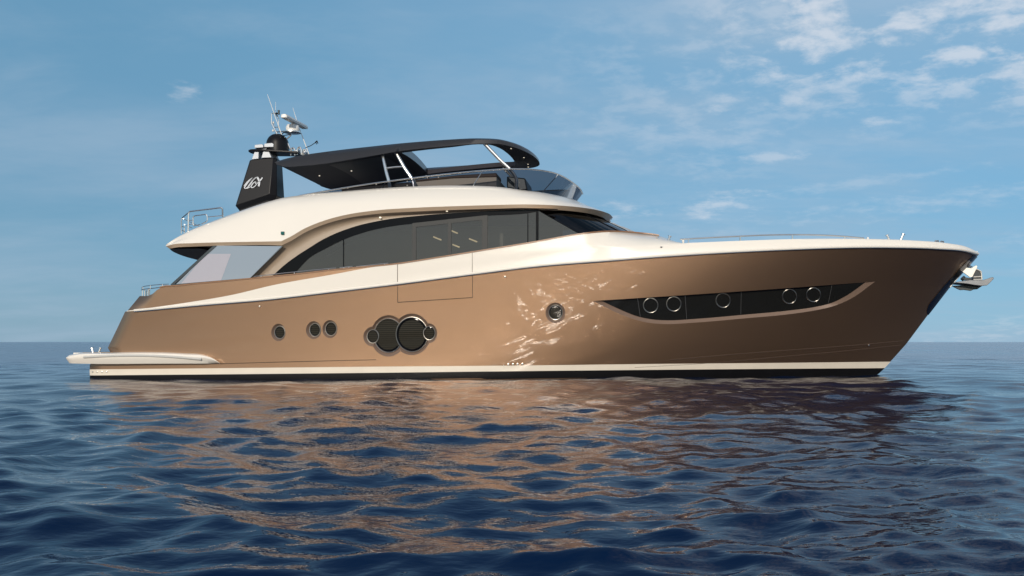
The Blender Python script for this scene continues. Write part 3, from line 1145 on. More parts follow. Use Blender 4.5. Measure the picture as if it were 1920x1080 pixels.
# drains and fittings on the topsides
for x, y, r_ in ((487, 574.5, 0.028), (947, 518.8, 0.032), (1628.5, 647, 0.03)) + tuple((xx, 683.2 - (xx - 945) * 0.03, 0.034) for xx in (953, 961.8, 970.5, 979.5)) + ((944.5, 684.6, 0.016),) + tuple((xx, 697, 0.025) for xx in (175, 183, 192, 201)):
    q = hit(x, y, 0.004)
    n = hull_n(q)
    nn = Vector(n)
    prof = [(r_, 0.0), (r_, 0.010), (r_ * 0.75, 0.028), (r_ * 0.3, 0.034)]
    qm = nn.to_track_quat('Z', 'Y')
    v, f = lathe((0, 0, 0), prof, 14)
    v = [tuple(qm @ Vector(t_) + Vector(q)) for t_ in v]
    mesh('drain_fitting', (v, f), M_STEEL, yacht)
q = bul(1240, 463.5, 0.05)
mesh('drain_fitting', tube([(q[0] - 0.03, q[1] - 0.006, q[2]), (q[0] + 0.03, q[1] - 0.006, q[2])], 0.02, 8), M_GREY, yacht)

# ---- flybridge moulding
kx = [311, 326, 360, 400, 450, 500, 527, 545, 570, 600, 640, 700, 780, 870, 940, 985]
f1y = [461.5, 457.8, 456, 454.6, 453.6, 452.8, 452.4, 443.5, 429, 416.3, 404.6, 395, 389.4, 386, 384, 383.2]
f0 = [(318, 466.5), (330, 464), (362, 462.4), (401, 461), (451, 460), (501, 459.6), (528, 460.3), (547, 451), (572, 436), (602, 423), (642, 411), (701, 401.6), (780, 396.6), (870, 393), (940, 391), (985, 390)]
f2 = [(312, 460.4), (326, 454), (360, 441), (400, 427.5), (450, 412.5), (500, 399), (527, 393.5), (545, 390.5), (570, 386), (600, 381.5), (640, 377.5), (700, 373), (780, 370), (870, 368.5), (940, 368.5), (985, 370.5)]
f3 = [(313, 459.5), (331, 446), (361, 430), (400, 414.3), (450, 395.8), (500, 379), (527, 371.6), (545, 368.6), (570, 365.6), (600, 362.2), (640, 359), (700, 354), (780, 349.4), (870, 348), (940, 351), (985, 357)]
b1k = [2.80, 2.84] + [2.85] * 12 + [2.84, 2.82]
F0k = [Pb(x, y, 2.76 if i else 2.7) for i, (x, y) in enumerate(f0)] + [XB(x, b, z) for x, b, z in ((-2.70, 2.60, 4.855), (-2.08, 2.25, 4.86), (-1.52, 1.65, 4.86), (-1.16, 0.88, 4.855), (-1.03, 0, 4.85))]
F1k = [Pb(x, y, b) for x, y, b in zip(kx, f1y, b1k)] + [XB(x, b, z) for x, b, z in ((-2.6, 2.70, 4.965), (-1.95, 2.35, 4.97), (-1.36, 1.75, 4.97), (-0.98, 0.95, 4.965), (-0.85, 0, 4.96))]
F2k = [Pb(x, y, 2.72) for x, y in f2] + [XB(x, b, z) for x, b, z in ((-2.75, 2.52, 5.17), (-2.2, 2.12, 5.165), (-1.72, 1.55, 5.15), (-1.42, 0.82, 5.13), (-1.32, 0, 5.12))]
F3k = [Pb(x, y, b) for (x, y), b in zip(f3, [2.75, 2.6, 2.5, 2.42] + [2.38] * 2 + [2.34] * 2 + [2.3] * 7 + [2.2])] + [XB(x, b, z) for x, b, z in ((-3.0, 2.0, 5.45), (-2.66, 1.66, 5.44), (-2.32, 1.2, 5.43), (-2.11, 0.65, 5.42), (-2.04, 0, 5.41))]
# split at the sharp corner of the arch so the smooth keys do not round it off


def keyed(keys, corner=6, sub=6):
    return catmull(keys[:corner + 1], sub)[:-1] + catmull(keys[corner:], sub)


F0c, F1c, F2c, F3c = keyed(F0k), keyed(F1k), keyed(F2k), keyed(F3k)
n_ = len(F1c)


def between(a, b, f, bulge=0.0):
    out = []
    for p, q in zip(a, b):
        p, q = np.array(p), np.array(q)
        r_ = p + (q - p) * f
        out.append(tuple(r_ + np.array((0, -bulge if abs(r_[1] - YC) > 0.4 else 0, bulge))))
    return out


inn1, inn2 = [], []
for i, p in enumerate(F3c):
    b_ = YC - p[1]
    u = min(1, i / 20)
    lat = min(1, i / 8)
    inn1.append((p[0] - (0.0 if b_ > 1 else 0.1), YC - max(0, b_ - 0.04 - 0.08 * lat), p[2] + 0.0))
    inn2.append((p[0] - (0.05 if b_ > 1 else 0.15), YC - max(0, b_ - 0.06 - 0.10 * lat) * (1 - 0.1 * lat), p[2] - 0.01 - 0.46 * u))
cen = [(q[0], YC, q[2] + 0.02) for q in inn2]
aft_low = [XB(-13.86, 0, 3.60), XB(-13.76, 1.4, 3.64)]
white_rows = [F1c, between(F1c, F2c, 0.33, 0.012), between(F1c, F2c, 0.66, 0.012), F2c, between(F2c, F3c, 0.35, 0.02), between(F2c, F3c, 0.7, 0.02), F3c, inn1, inn2, cen]
fly = mesh('flybridge', both(loft(white_rows)), M_WHITE, yacht, smooth=38)
mesh('fascia', both(loft([F0c, between(F0c, F1c, 0.5), F1c])), M_FASCIA_TAN, fly, smooth=40)
sof_mid = [(p[0], YC - (YC - p[1]) * 0.5, p[2] - 0.0) for p in F0c]
sof_cen = [(p[0], YC, p[2]) for p in F0c]
mesh('soffit', both(loft([F0c, [(p[0], p[1] + 0.1, p[2] + 0.02) for p in F0c], sof_mid, sof_cen])), M_SOFFIT, fly, smooth=40)
# rounded aft edge of the overhang
tip = F0c[0]; tip1 = F1c[0]
edge_low = catmull([tip, XB(-13.62, 2.2, 3.69), XB(-13.78, 1.2, 3.64), XB(-13.86, 0.0, 3.61)], 5)
edge_up = catmull([tip1, XB(-13.70, 2.2, 3.80), XB(-13.87, 1.2, 3.76), XB(-13.95, 0.0, 3.74)], 5)
edge_in = [(-13.2, y, 3.76) for _, y, _ in edge_low]
mesh('overhang_edge', both(join(loft([edge_low, edge_up]), loft([edge_low, [(-12.6, y, 3.72) for _, y, _ in edge_low]]), loft([edge_up, [(-12.8, YC + (y - YC) * 0.85, 3.78) for _, y, _ in edge_up]]))), M_SOFFIT, fly, smooth=40)
mesh('soffit_lamp', tube(catmull([Pb(346, 466, 0.9), Pb(352, 463.5, 1.2), Pb(366, 462.6, 1.2)], 4), 0.02, 6), pmat('brass_lamp_strip', (0.55, 0.33, 0.06), 0.3, 0.6), fly)
q = Pb(530, 437.5, 2.86)
mesh('side_light', join(box(q[0] - 0.045, q[0] + 0.045, q[1] - 0.03, q[1] + 0.05, q[2] - 0.04, q[2] + 0.05)), M_GREENLENS, fly, bevel=0.01)

# ---- recessed arch between the moulding and the saloon glass
O = [(463, 527.5), (495, 494.5), (527.5, 461), (547, 451), (572, 436), (602, 423), (642, 411), (701, 401.6), (780, 396.6), (870, 393), (940, 391), (985, 390), (1045, 391.5)]
G = [(511, 518), (532, 499), (559, 479), (580, 465.6), (600, 453), (626, 440), (661, 427), (716, 414), (790, 405), (875, 399), (945, 395.2), (990, 393.5), (1047, 394.6)]
GB = 2.55
Oc = catmull([Pb(x, y, 2.76) for x, y in O[:3]], 5)[:-1] + catmull([Pb(x, y, 2.755) for x, y in O[2:]], 5)
Gc = catmull([Pb(x, y, GB) for x, y in G[:3]], 5)[:-1] + catmull([Pb(x, y, GB) for x, y in G[2:]], 5)
arch_rows = [Oc]
for f, d in ((0.10, 0.35), (0.22, 0.7), (0.38, 0.93), (0.6, 1.0), (0.85, 1.0), (1.0, 1.0)):
    arch_rows.append([tuple(np.array(o) + np.array(((g[0] - o[0]) * f, (g[1] - o[1]) * d, (g[2] - o[2]) * f))) for o, g in zip(Oc, Gc)])
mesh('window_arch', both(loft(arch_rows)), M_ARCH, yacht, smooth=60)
for x, y in ((713, 407.5), (838, 395.5)):
    q = Pb(x, y, 2.66)
    mesh('eave_lamp', lathe((q[0], q[1], q[2] - 0.02), [(0.03, 0), (0.03, 0.03)], 12), M_SPOT, yacht)

# ---- saloon glazing
Gt = curve(G)
It = curve([(551, 514), (582, 482), (608, 467.5), (644, 449.5), (687, 434.5), (737, 424), (776, 419.2), (840, 412), (909, 404.8), (990, 399.6), (1009, 396.4)])
Bt = lambda x: Tq(x) + 5


def slant(x):
    return 395 + (x - 1009) * (441 - 395) / (1090 - 1009)


def top_pane(x):
    return slant(x) if x > 1009 else (It(x) if x > 551 else Bt(x))


fr_cols = []
for x in np.concatenate([np.linspace(511, 551, 14), np.linspace(556, 1010, 90)]):
    yt = Gt(x) - 1
    yb = min(Bt(x), It(x)) if x > 551.5 else Bt(x)
    yb = max(yb, yt + 0.3)
    a_, b_ = Pb(x, yt, GB + 0.012), Pb(x, yb, GB + 0.012)
    fr_cols.append([a_, b_, (b_[0], b_[1] + 0.06, b_[2])])
fr = [loft(fr_cols)]
for x0, x1 in ((643.2, 645), (988.8, 990.6), (1004.8, 1009.8)):
    fr.append(loft([[Pb(x0, top_pane(x0) - 1, GB + 0.014), Pb(x0, Bt(x0), GB + 0.014)], [Pb(x1, top_pane(x1) - 1, GB + 0.014), Pb(x1, Bt(x1), GB + 0.014)]]))
mesh('window_frame', both(join(*fr)), M_FRIT, yacht, smooth=40)
dfr = []
for x0, x1, yt0, yt1 in ((773, 780, -1, -1), (840, 846, -1, -1), (904, 914, -1, -1)):
    dfr.append(extrude([Pb(x0, top_pane(x0) + yt0, GB + 0.022), Pb(x1, top_pane(x1) + yt1, GB + 0.022), Pb(x1, Bt(x1), GB + 0.022), Pb(x0, Bt(x0), GB + 0.022)], (0, 0.06, 0)))
dfr.append(extrude([Pb(780, top_pane(780) - 1, GB + 0.02), Pb(904, top_pane(904) - 1, GB + 0.02), Pb(904, top_pane(904) + 7, GB + 0.02), Pb(780, top_pane(780) + 7, GB + 0.02)], (0, 0.05, 0)))
mesh('door_frame', both(join(*dfr)), M_DOORFR, yacht, smooth=None)
for nm, x0, x1 in (('window_pane', 551, 643.4), ('window_pane', 644.8, 773.2), ('sliding_door', 779.8, 840.2), ('sliding_door', 845.8, 904.2), ('window_pane', 913.8, 989), ('window_pane', 990.4, 1005), ('window_pane', 1009.6, 1089)):
    cc = []
    for x in np.linspace(x0, x1, 14):
        yt = top_pane(x)
        cc.append([Pb(x, min(yt, Bt(x)), GB), Pb(x, Bt(x) + 0.2, GB)])
    mesh(nm, both(loft(cc)), M_TINT, yacht, smooth=None)
mesh('pillar', both(tube([Pb(1007, 393.5, 2.53), Pb(1050, 418, 2.52), Pb(1091, 441.5, 2.5)], 0.016, 8)), M_FRIT, yacht)

# interior seen through the glass
mesh('saloon_floor', box(-11.5, -0.6, YC - 2.45, YC + 2.45, 2.55, 2.6), M_INFLOOR, yacht, smooth=None)
mesh('saloon_bulkhead', join(box(-11.5, -11.4, YC - 2.4, YC + 2.4, 2.6, 4.2), box(-11.3, -2.5, YC + 0.9, YC + 1.0, 2.6, 4.8), box(-4.2, -4.1, YC - 1.4, YC + 0.9, 2.6, 4.3)), M_INWALL, yacht, smooth=None)
mesh('saloon_sofa', join(box(-9.8, -7.4, YC - 0.2, YC + 0.7, 2.6, 3.05), box(-9.8, -7.4, YC + 0.5, YC + 0.85, 3.05, 3.45), box(-6.6, -5.0, YC - 0.9, YC + 0.3, 2.6, 3.3)), M_BEIGE, yacht, bevel=0.04)
for x, y, b_, dx, dy in ((820, 447, 1.0, 15, 6), (851, 434.5, 1.0, 14, 6), (887, 450.5, 1.0, 15, 6), (855, 461, 1.0, 13, 5)):
    mesh('saloon_lamp', tube([Pb(x - dx / 2, y - dy / 2, b_), Pb(x + dx / 2, y + dy / 2, b_)], 0.025, 6), M_LAMP, yacht)

# windscreen
wt = [XB(*p) for p in ((-2.98, 2.5, 4.87), (-2.35, 2.28, 4.88), (-1.72, 1.68, 4.88), (-1.34, 0.9, 4.88), (-1.20, 0, 4.88))]
wb = [XB(*p) for p in ((-1.69, 2.47, 4.10), (-1.0, 2.25, 4.12), (-0.25, 1.7, 4.14), (0.2, 0.9, 4.16), (0.35, 0, 4.16))]
wtc, wbc = catmull(wt, 6), catmull(wb, 6)
ws = mesh('windscreen', both(loft([wtc, between(wtc, wbc, 0.5), wbc])), M_SHIELD, yacht, smooth=60)
for k in (12, 18):
    mesh('mullion', both(tube([wtc[k], between(wtc, wbc, 0.5)[k], wbc[k]], 0.02, 6)), M_FRIT, ws)
for k, o in ((14, 0.03), (15, 0.03), (22, 0.035), (23, 0.035)):
    a_, b_ = np.array(between(wtc, wbc, 0.42)[k]), np.array(wbc[k])
    lift = np.array((0.04, -0.05, 0.05))
    mesh('wiper', tube([a_ + lift, (a_ + b_) / 2 + lift * 1.2, b_ + lift * 0.6], 0.010, 6), M_SILVER, ws)
mesh('coachroof', both(loft([wbc, [(p[0] + 0.25, YC - (YC - p[1]) * 1.0, p[2] - 0.12) for p in wbc], [(1.6 + (p[0] - 0.35) * 0.6, YC - (YC - p[1]) * 0.85, 4.0) for p in wbc], [(4.2 + (p[0] - 0.35) * 0.5, YC - (YC - p[1]) * 0.6, 3.75) for p in wbc]])), M_WHITE, yacht, smooth=50)
mesh('house_side', both(loft([[Pb(x, Tq(x) + 4, GB) for x in np.linspace(480, 1090, 40)], [(p[0], p[1], 2.4) for p in [Pb(x, Tq(x) + 4, GB) for x in np.linspace(480, 1090, 40)]]])), M_WHITE, yacht, smooth=40)
q = XB(-0.98, -0.25, 4.82)
mesh('brow_lamp', lathe(q, [(0.045, 0), (0.055, 0.04), (0.03, 0.09)], 14), M_PLASTIC, yacht)

# ---- wing glass by the aft deck
wg = extrude([Pb(x, y, 2.80) for x, y in ((404, 460.5), (529, 461.5), (463.5, 526.5), (326, 537))], (0, 0.03, 0))
wing = mesh('wing_glass', both(wg), M_FROST, yacht, smooth=None)
mesh('frosted_panel', both(extrude([Pb(x, y, 2.803) for x, y in ((386, 476), (433, 476), (413, 529.5), (336, 536))], (0, 0.01, 0))), M_LAVENDER, wing, smooth=None)
mesh('wing_frame', both(join(extrude([Pb(x, y, 2.815) for x, y in ((319.5, 533.5), (462, 521.5), (466, 524), (452, 529), (326, 540.8))], (0, 0.06, 0)),
                             extrude([Pb(x, y, 2.812) for x, y in ((319.5, 533.5), (325.5, 534.5), (407, 460.5), (400, 460.5))], (0, 0.07, 0)),
                             extrude([Pb(x, y, 2.809) for x, y in ((463, 527), (466, 525), (531, 461.5), (528.3, 461.5))], (0, 0.05, 0)))), M_WINGFR, wing, smooth=None)
for x, y in ((345.5, 535.5), (429.5, 527.5)):
    mesh('hinge', both(tube([Pb(x - 3, y, 2.83), Pb(x, y - 1.2, 2.85), Pb(x + 3, y, 2.83)], 0.02, 6)), M_STEEL, wing)
# aft deck floor and inner wall
mesh('aft_deck', box(-14.3, -11.5, YC - 2.6, YC + 2.6, 2.2, 2.26), M_FLOORDECK, yacht, smooth=None)

# ---- flybridge screen and rail
Rk = [Pb(*p) for p in ((561, 367, 2.27), (625, 355.5, 2.27), (690, 345.2, 2.27), (745, 337.5, 2.27), (800, 330.6, 2.27), (850, 325, 2.26), (900, 320.4, 2.23), (965, 316.6, 2.12), (1004, 318, 1.95), (1040, 324.3, 1.6))] + [XB(-2.10, 1.0, 5.93), XB(-1.86, 0.5, 5.79), XB(-1.80, 0, 5.70)]
Sk = [Pb(*p) for p in ((561, 368.5, 2.24), (625, 361.5, 2.24), (690, 356, 2.24), (745, 352.5, 2.24), (800, 350, 2.24), (850, 349.5, 2.24), (900, 350.5, 2.22), (965, 356, 2.1))] + [XB(*p) for p in ((-3.05, 1.93, 5.44), (-2.66, 1.6, 5.43), (-2.30, 1.0, 5.41), (-2.10, 0.5, 5.40), (-2.04, 0, 5.39))]
Rc, Sc = catmull(Rk, 5), catmull(Sk, 5)
scr = mesh('wind_screen_glass', both(loft([Sc, Rc])), M_SMOKE, yacht, smooth=60)
mesh('screen_rail', both(tube(Rc, 0.020, 8)), M_STEEL, scr)
for t0, t1 in (((724, 340.3), (713, 355)), ((905, 320.2), (886, 350)), ((1047, 326.5), (1014, 364))):
    mesh('stanchion', both(tube([Pb(*t0, 2.24 if t0[0] < 1000 else 1.5), Pb(*t1, 2.22 if t0[0] < 1000 else 1.75)], 0.014, 6)), M_STEEL, scr)
for x, y in ((652, 353.5), (705.5, 346.5), (763.5, 341), (763.5, 348.5), (822, 333.3), (948, 322)):
    q = Pb(x, y, 2.1)
    mesh('courtesy_lamp', lathe((q[0], q[1], q[2]), [(0.018, 0), (0.018, 0.03)], 10), M_SPOT, scr)
# helm seating inside the screen
mesh('helm_console', join(prism([(780, 352), (780, 341), (850, 334), (931, 331.5), (931, 356)], 1.5, -1.2)), M_BEIGE, yacht, bevel=0.02)
mesh('console_pad', prism([(779, 341), (779, 337), (860, 328), (931, 324), (932, 332), (850, 334.5)], 1.52, 0.6), M_LEATHER, yacht, bevel=0.03)
mesh('helm_seat', join(prism([(950, 352), (950, 330), (985, 334), (990, 360)], 0.8, -0.8)), M_DGREY, yacht, bevel=0.04)
mesh('deck_sofa', join(prism([(640, 362), (640, 352), (770, 341), (775, 352)], 1.6, -1.6)), M_UNDER2, yacht, bevel=0.04)

# ---- hardtop
low_k = [(517, 308, 2.0), (532, 312, 2.08), (570, 310.6, 2.15), (607, 307, 2.18), (650, 300.2, 2.2), (694, 292.8, 2.2), (745, 284, 2.2), (791, 278.4, 2.2), (839, 273.8, 2.18), (904, 269.2, 2.1)]
top_k = [(514, 304.5, 1.88), (532, 298.5, 1.9), (570, 290.4, 1.92), (607, 285, 1.92), (650, 279.6, 1.93), (694, 274.8, 1.95), (745, 269.3, 1.97), (791, 265.3, 2.0), (839, 261.8, 2.02), (904, 259.4, 1.98)]
Lk = [Pb(*p) for p in low_k] + [XB(*p) for p in ((-4.12, 2.0, 6.85), (-3.72, 1.72, 6.81), (-3.40, 1.2, 6.76), (-3.22, 0.6, 6.72), (-3.16, 0, 6.70))]
Tk = [Pb(*p) for p in top_k] + [XB(*p) for p in ((-4.15, 1.86, 7.02), (-3.76, 1.6, 6.97), (-3.45, 1.1, 6.91), (-3.28, 0.55, 6.86), (-3.22, 0, 6.84))]
SUB = 6
Lc, Tc = catmull(Lk, SUB), catmull(Tk, SUB)
J = 6 * SUB                                        # column where the roof opening begins
outer = loft([Lc, between(Lc, Tc, 0.5, 0.03), Tc])
# solid aft panel: top and lining rows out to the centreline
rowsT, rowsL = [], []
for f in (1.0, 0.8, 0.55, 0.28, 0.0):
    rowsT.append([(p[0], YC - (YC - p[1]) * f, p[2] + 0.12 * min(1, i / 14) * (1 - f * f)) for i, p in enumerate(Tc[:J + 1])])
for f in (1.0, 0.93, 0.8, 0.55, 0.28, 0.0):
    rowsL.append([(p[0], YC - (YC - p[1]) * f, p[2] + 0.10 * min(1, i / 14) * (1 - f * f) + (0.02 if f < 1 else 0)) for i, p in enumerate(Lc[:J + 1])])
endT, endL = [r[-1] for r in rowsT], [r[-1] for r in rowsL]
aftT, aftL = [r[0] for r in rowsT], [r[0] for r in rowsL]
close_e = loft([endT, [endL[0], endL[2], endL[3], endL[4], endL[5]]])
close_a = loft([aftT, [aftL[0], aftL[2], aftL[3], aftL[4], aftL[5]]])
# ring round the opening
ringT, ringL, ringW = [], [], []
E = {10: (-4.42, 1.70), 11: (-4.2, 1.45), 12: (-4.05, 1.0), 13: (-3.97, 0.5), 14: (-3.95, 0.0)}
In = []
for k in range(6, 15):
    if k in E:
        In.append((E[k][0], YC - E[k][1], (Lk[k][2] + 0.03)))
    else:
        In.append((Lk[k][0], YC - 1.78, Lk[k][2] + 0.04))
Inc = catmull(In, SUB)
InT = [(p[0], p[1], p[2] + 0.14) for p in Inc]
Lr, Tr = Lc[J:], Tc[J:]
m_ = min(len(Lr), len(Inc))
ring_top = loft([Tr[:m_], between(Tr[:m_], InT[:m_], 0.5), InT[:m_]])
ring_low = loft([Lr[:m_], between(Lr[:m_], Inc[:m_], 0.5), Inc[:m_]])
ring_wall = loft([Inc[:m_], InT[:m_]])
top = mesh('hardtop', both(join(outer, loft(rowsT), close_e, close_a, ring_top)), M_TOP, yacht, smooth=40)
mesh('lining', both(join(loft(rowsL), ring_low, ring_wall)), M_UNDER, top, smooth=40)
sl = []
for f in (0.80, 0.55, 0.28, 0.0):
    sl.append([(p[0], YC - (YC - p[1]) * f, p[2] + 0.10 * (1 - f * f) + 0.012) for p in Lc[3 * SUB:5 * SUB + 3]])
mesh('ceiling_panel', both(loft(sl)), M_UNDER2, top, smooth=40)
for x, y, b_ in ((599, 329.5, 0.9), (659, 320.5, 0.7)):
    q = Pb(x, y, b_)
    mesh('downlight', lathe((q[0], q[1], q[2] - 0.01), [(0.02, 0), (0.02, 0.02)], 12), M_SPOT, top)
for X_, b_, z in ((-3.84, 1.55, 6.80), (-3.58, 0.55, 6.725), (-3.58, -0.55, 6.725), (-3.66, -1.3, 6.77)):
    mesh('downlight', lathe(XB(X_, b_, z - 0.0), [(0.02, 0), (0.02, 0.03)], 12), M_SPOT, top)


def strut(pts, r, name='roof_strut'):
    g = tube(catmull([Pb(*p) for p in pts], 4), r, 10)
    return g


mesh('roof_strut', both(join(strut([(717, 289, 2.0), (724, 322, 2.08), (730.5, 347, 2.12), (731.5, 358, 2.12)], 0.046), strut([(741, 283, 2.0), (758, 314, 2.08), (775, 343, 2.12), (776.5, 355, 2.12)], 0.048), strut([(724, 315.5, 2.06), (740, 313.5, 2.06), (757, 312.5, 2.07)], 0.03))), M_STEEL, yacht)
mesh('roof_strut', both(join(strut([(908, 269, 1.95), (936, 298.5, 2.0), (963, 326, 2.02), (967, 333, 2.02), (967, 358, 2.02)], 0.05))), M_STEEL, yacht)

# ---- mast with domes, radar and aerials


def sect(pts):
    return [tuple(p) for p in pts]


def mast_level(aft, fwd, cham, w, w2):
    """closed ring of the tapered mast: starboard face, chamfer, forward face, mirrored"""
    (ax, ay), (fx, fy), (cx_, cy_) = aft, fwd, cham
    a_, f_, c_ = Pb(ax, ay, w), Pb(fx, fy, w), Pb(cx_, cy_, w2)
    st = [(a_[0] - 0.0, a_[1] + 0.1, a_[2]), (a_[0] + 0.06, a_[1], a_[2]), f_, c_]
    return st + [(x, 2 * YC - y, z) for x, y, z in reversed(st)]


Lv0 = mast_level((447, 420), (503, 400), (514, 400), 0.32, 0.24)
Lv1 = mast_level((446, 393.5), (503, 375), (515, 376), 0.34, 0.26)
Lv2 = mast_level((439, 385), (505, 363.5), (519, 367), 0.42, 0.32)
Lv3 = mast_level((466, 299.5), (512, 296), (519, 297), 0.31, 0.22)
Vm, Fm = loft([Lv0, Lv1, Lv2, Lv3], close_u=True)
Fm += [tuple(range(24, 32)), tuple(reversed(range(8)))]
mast = mesh('mast', (Vm, Fm), M_BLACK, yacht, smooth=20, bevel=0.015)
# emblem on the starboard face
p0 = np.array(Lv2[1]); e1 = np.array(Lv2[2]) - p0; e2 = np.array(Lv3[1]) - p0
nm = np.cross(e1, e2); nm /= np.linalg.norm(nm)
if nm[1] > 0:
    nm = -nm


def stroke(pts, w0, w1=None, w2=None):
    pts = [(450 + x / 24, 320 + y / 24) for x, y in pts]
    c = catmull([(x, y, 0) for x, y in pts], 5)
    L_, R_ = [], []
    for i, p in enumerate(c):
        a_, b_ = np.array(c[max(0, i - 1)]), np.array(c[min(len(c) - 1, i + 1)])
        t = (b_ - a_) / (np.linalg.norm(b_ - a_) + 1e-9)
        u = i / (len(c) - 1)
        w = w0 if w1 is None else (w0 + (w1 - w0) * u * 2 if u < 0.5 else w1 + ((w2 if w2 else w0) - w1) * (u - 0.5) * 2)
        w = w / 48
        L_.append((p[0] - t[1] * w, p[1] + t[0] * w)); R_.append((p[0] + t[1] * w, p[1] - t[0] * w))
    f = lambda q, d: tuple(ray_plane(q[0], q[1], p0 + nm * d, nm))
    rows_ = [[f(l, 0.004), f(l, 0.03), f(r_, 0.03), f(r_, 0.004)] for l, r_ in zip(L_, R_)]
    V, F = loft(rows_, close_u=True)
    F += [(3, 2, 1, 0), tuple(range(len(V) - 4, len(V)))]
    return V, F


logo = [
    stroke([(172, 690), (290, 545), (420, 420), (558, 320)], 24, 44, 26),
    stroke([(545, 330), (400, 480), (290, 620), (225, 710), (205, 770), (240, 805)], 24, 62, 34),
    stroke([(235, 800), (300, 770), (420, 610), (520, 480), (640, 360), (730, 305), (812, 288)], 20, 30, 30),
    stroke([(740, 305), (620, 385), (500, 545), (390, 700), (345, 775)], 28, 62, 36),
    stroke([(225, 808), (340, 785), (430, 745), (500, 690)], 34, 34, 18),
    stroke([(688, 595), (722, 540), (692, 508), (612, 545), (535, 640), (497, 715), (530, 762), (620, 735), (730, 630), (835, 500)], 28, 50, 26),
    stroke([(780, 285), (830, 390), (872, 490)], 78, 80, 76),
    stroke([(1012, 310), (940, 400), (868, 495)], 52, 58, 56),
    stroke([(872, 470), (862, 580), (840, 706)], 78, 82, 80),
]
mesh('emblem', join(*logo), M_SILVER, mast, smooth=None)


def slab(outline, z0, z1, tilt=0.0):
    """plan outline (X, b) mirrored about the centreline"""
    full = list(outline) + [(x, -b) for x, b in reversed(outline) if b > 1e-6]
    return extrude([(x, YC - b, z0 + tilt * (x + 11.5)) for x, b in full], (0, 0, z1 - z0))


plate = mesh('mast_plate', slab([(-12.25, 0.0), (-12.22, 0.20), (-12.1, 0.34), (-11.9, 0.42), (-11.5, 0.42), (-11.1, 0.36), (-10.68, 0.30)], 6.955, 7.015, -0.035), M_BLACK, yacht, smooth=30, bevel=0.015)
mesh('mast_bracket', both(join(prism([(472, 299), (484.5, 297.5), (485, 285), (477, 285)], 0.36, 0.16), prism([(490, 296), (509, 295), (503, 282), (494, 282)], 0.36, 0.16))), M_SILVER, mast, smooth=None, bevel=0.008)
mesh('navigation_lamp', both(join(prism([(477, 277.5), (477.5, 271.5), (491, 270), (494, 272.5), (493.5, 276.5)], 0.36, 0.14), prism([(495, 276), (495.5, 269.2), (510, 267.8), (513, 270), (512.5, 275.5)], 0.36, 0.14))), M_SILVER, plate, smooth=None, bevel=0.01)
dz = 7.0
mesh('satellite_dome', lathe((-11.38, YC, dz), [(0.335, 0), (0.338, 0.12), (0.335, 0.25)] + [(0.335 * math.cos(R(a)), 0.25 + 0.335 * math.sin(R(a))) for a in (12, 24, 36, 48, 60, 72, 82, 89)], 32), M_BLACK, yacht, smooth=50)


def tpx(pts, r, b=0.0, n=8, r2=None):
    return tube([Pb(p[0], p[1], p[2] if len(p) > 2 else b) for p in pts], r, n, r2=r2)


lm = join(tpx([(509, 213), (509, 231), (518.5, 250), (522, 256)], 0.021, 0.12), tpx([(522.5, 221), (522, 237), (526.5, 250), (529, 254)], 0.021, -0.1), tpx([(509, 213.5), (513, 212, 0.05), (517, 213, 0)], 0.018, 0.12), tpx([(517, 215), (522, 221)], 0.016), tpx([(515, 239), (522, 238)], 0.012), tpx([(512, 232), (515, 237)], 0.012))
lmast = mesh('light_mast', lm, M_STEEL, yacht)
q = Pb(522.7, 213.5, 0)
mesh('masthead_lamp', lathe((q[0], q[1], q[2] - 0.02), [(0.03, 0), (0.035, 0.03), (0.028, 0.05), (0.028, 0.10), (0.036, 0.11), (0.036, 0.13)], 14), M_DGREY, lmast)
mesh('lamp_arm', join(tpx([(514, 214), (518, 212), (523, 213.5)], 0.024), tpx([(518, 214), (520.5, 219)], 0.018)), M_BLACK, lmast)
for x, y in ((512.3, 230), (512, 245)):
    q = Pb(x, y, 0.05)
    mesh('deck_lamp', lathe((q[0], q[1], q[2] - 0.03), [(0.02, 0), (0.03, 0.02), (0.03, 0.05), (0.015, 0.065)], 12), M_PLASTIC, lmast)
# radar
rb = mesh('radar', join(lathe(Pb(549, 246, 0), [(0.19, 0), (0.205, 0.04), (0.205, 0.12), (0.17, 0.19), (0.10, 0.205)], 26), lathe(Pb(549, 236, 0), [(0.06, 0), (0.05, 0.08), (0.05, 0.14)], 14)), M_PLASTIC, yacht, smooth=50)
cxr, czr = -10.84, 7.955
prof = [(-0.085, -0.05), (-0.10, 0.0), (-0.07, 0.06), (0.0, 0.075), (0.07, 0.06), (0.10, 0.0), (0.085, -0.05)]
bar = [[(cxr + 0.05 * s + u * k, YC + s * 0.80 * 1.0, czr + w * k) for u, w in prof] for s, k in ((-1.0, 0.8), (-0.985, 0.95), (-0.95, 1.0), (0.95, 1.0), (0.985, 0.95), (1.0, 0.8))]
Vb, Fb = loft(bar, close_u=True)
Fb += [tuple(reversed(range(7))), tuple(range(35, 42))]
mesh('scanner_bar', (Vb, Fb), M_PLASTIC, rb, smooth=40)
q = Pb(548, 248.5, 0)
mesh('radar_bracket', join(lathe((q[0], q[1], q[2] - 0.03), [(0.20, 0), (0.27, 0.02), (0.27, 0.05), (0.2, 0.06)], 24), tpx([(518, 247.5, 0.1), (536, 245.7, 0.15), (548, 245.5, 0.2)], 0.02), tpx([(527, 252, 0), (535, 246.5, 0.1)], 0.018), tpx([(537, 261), (546, 253)], 0.022), tpx([(531, 254, -0.1), (546, 252, -0.1)], 0.016), tpx([(537, 263, 0), (540, 270, 0), (544, 279, 0)], 0.025), tpx([(529, 256, -0.2), (537, 268, -0.2), (545, 282, -0.2)], 0.02)), M_STEEL, rb)
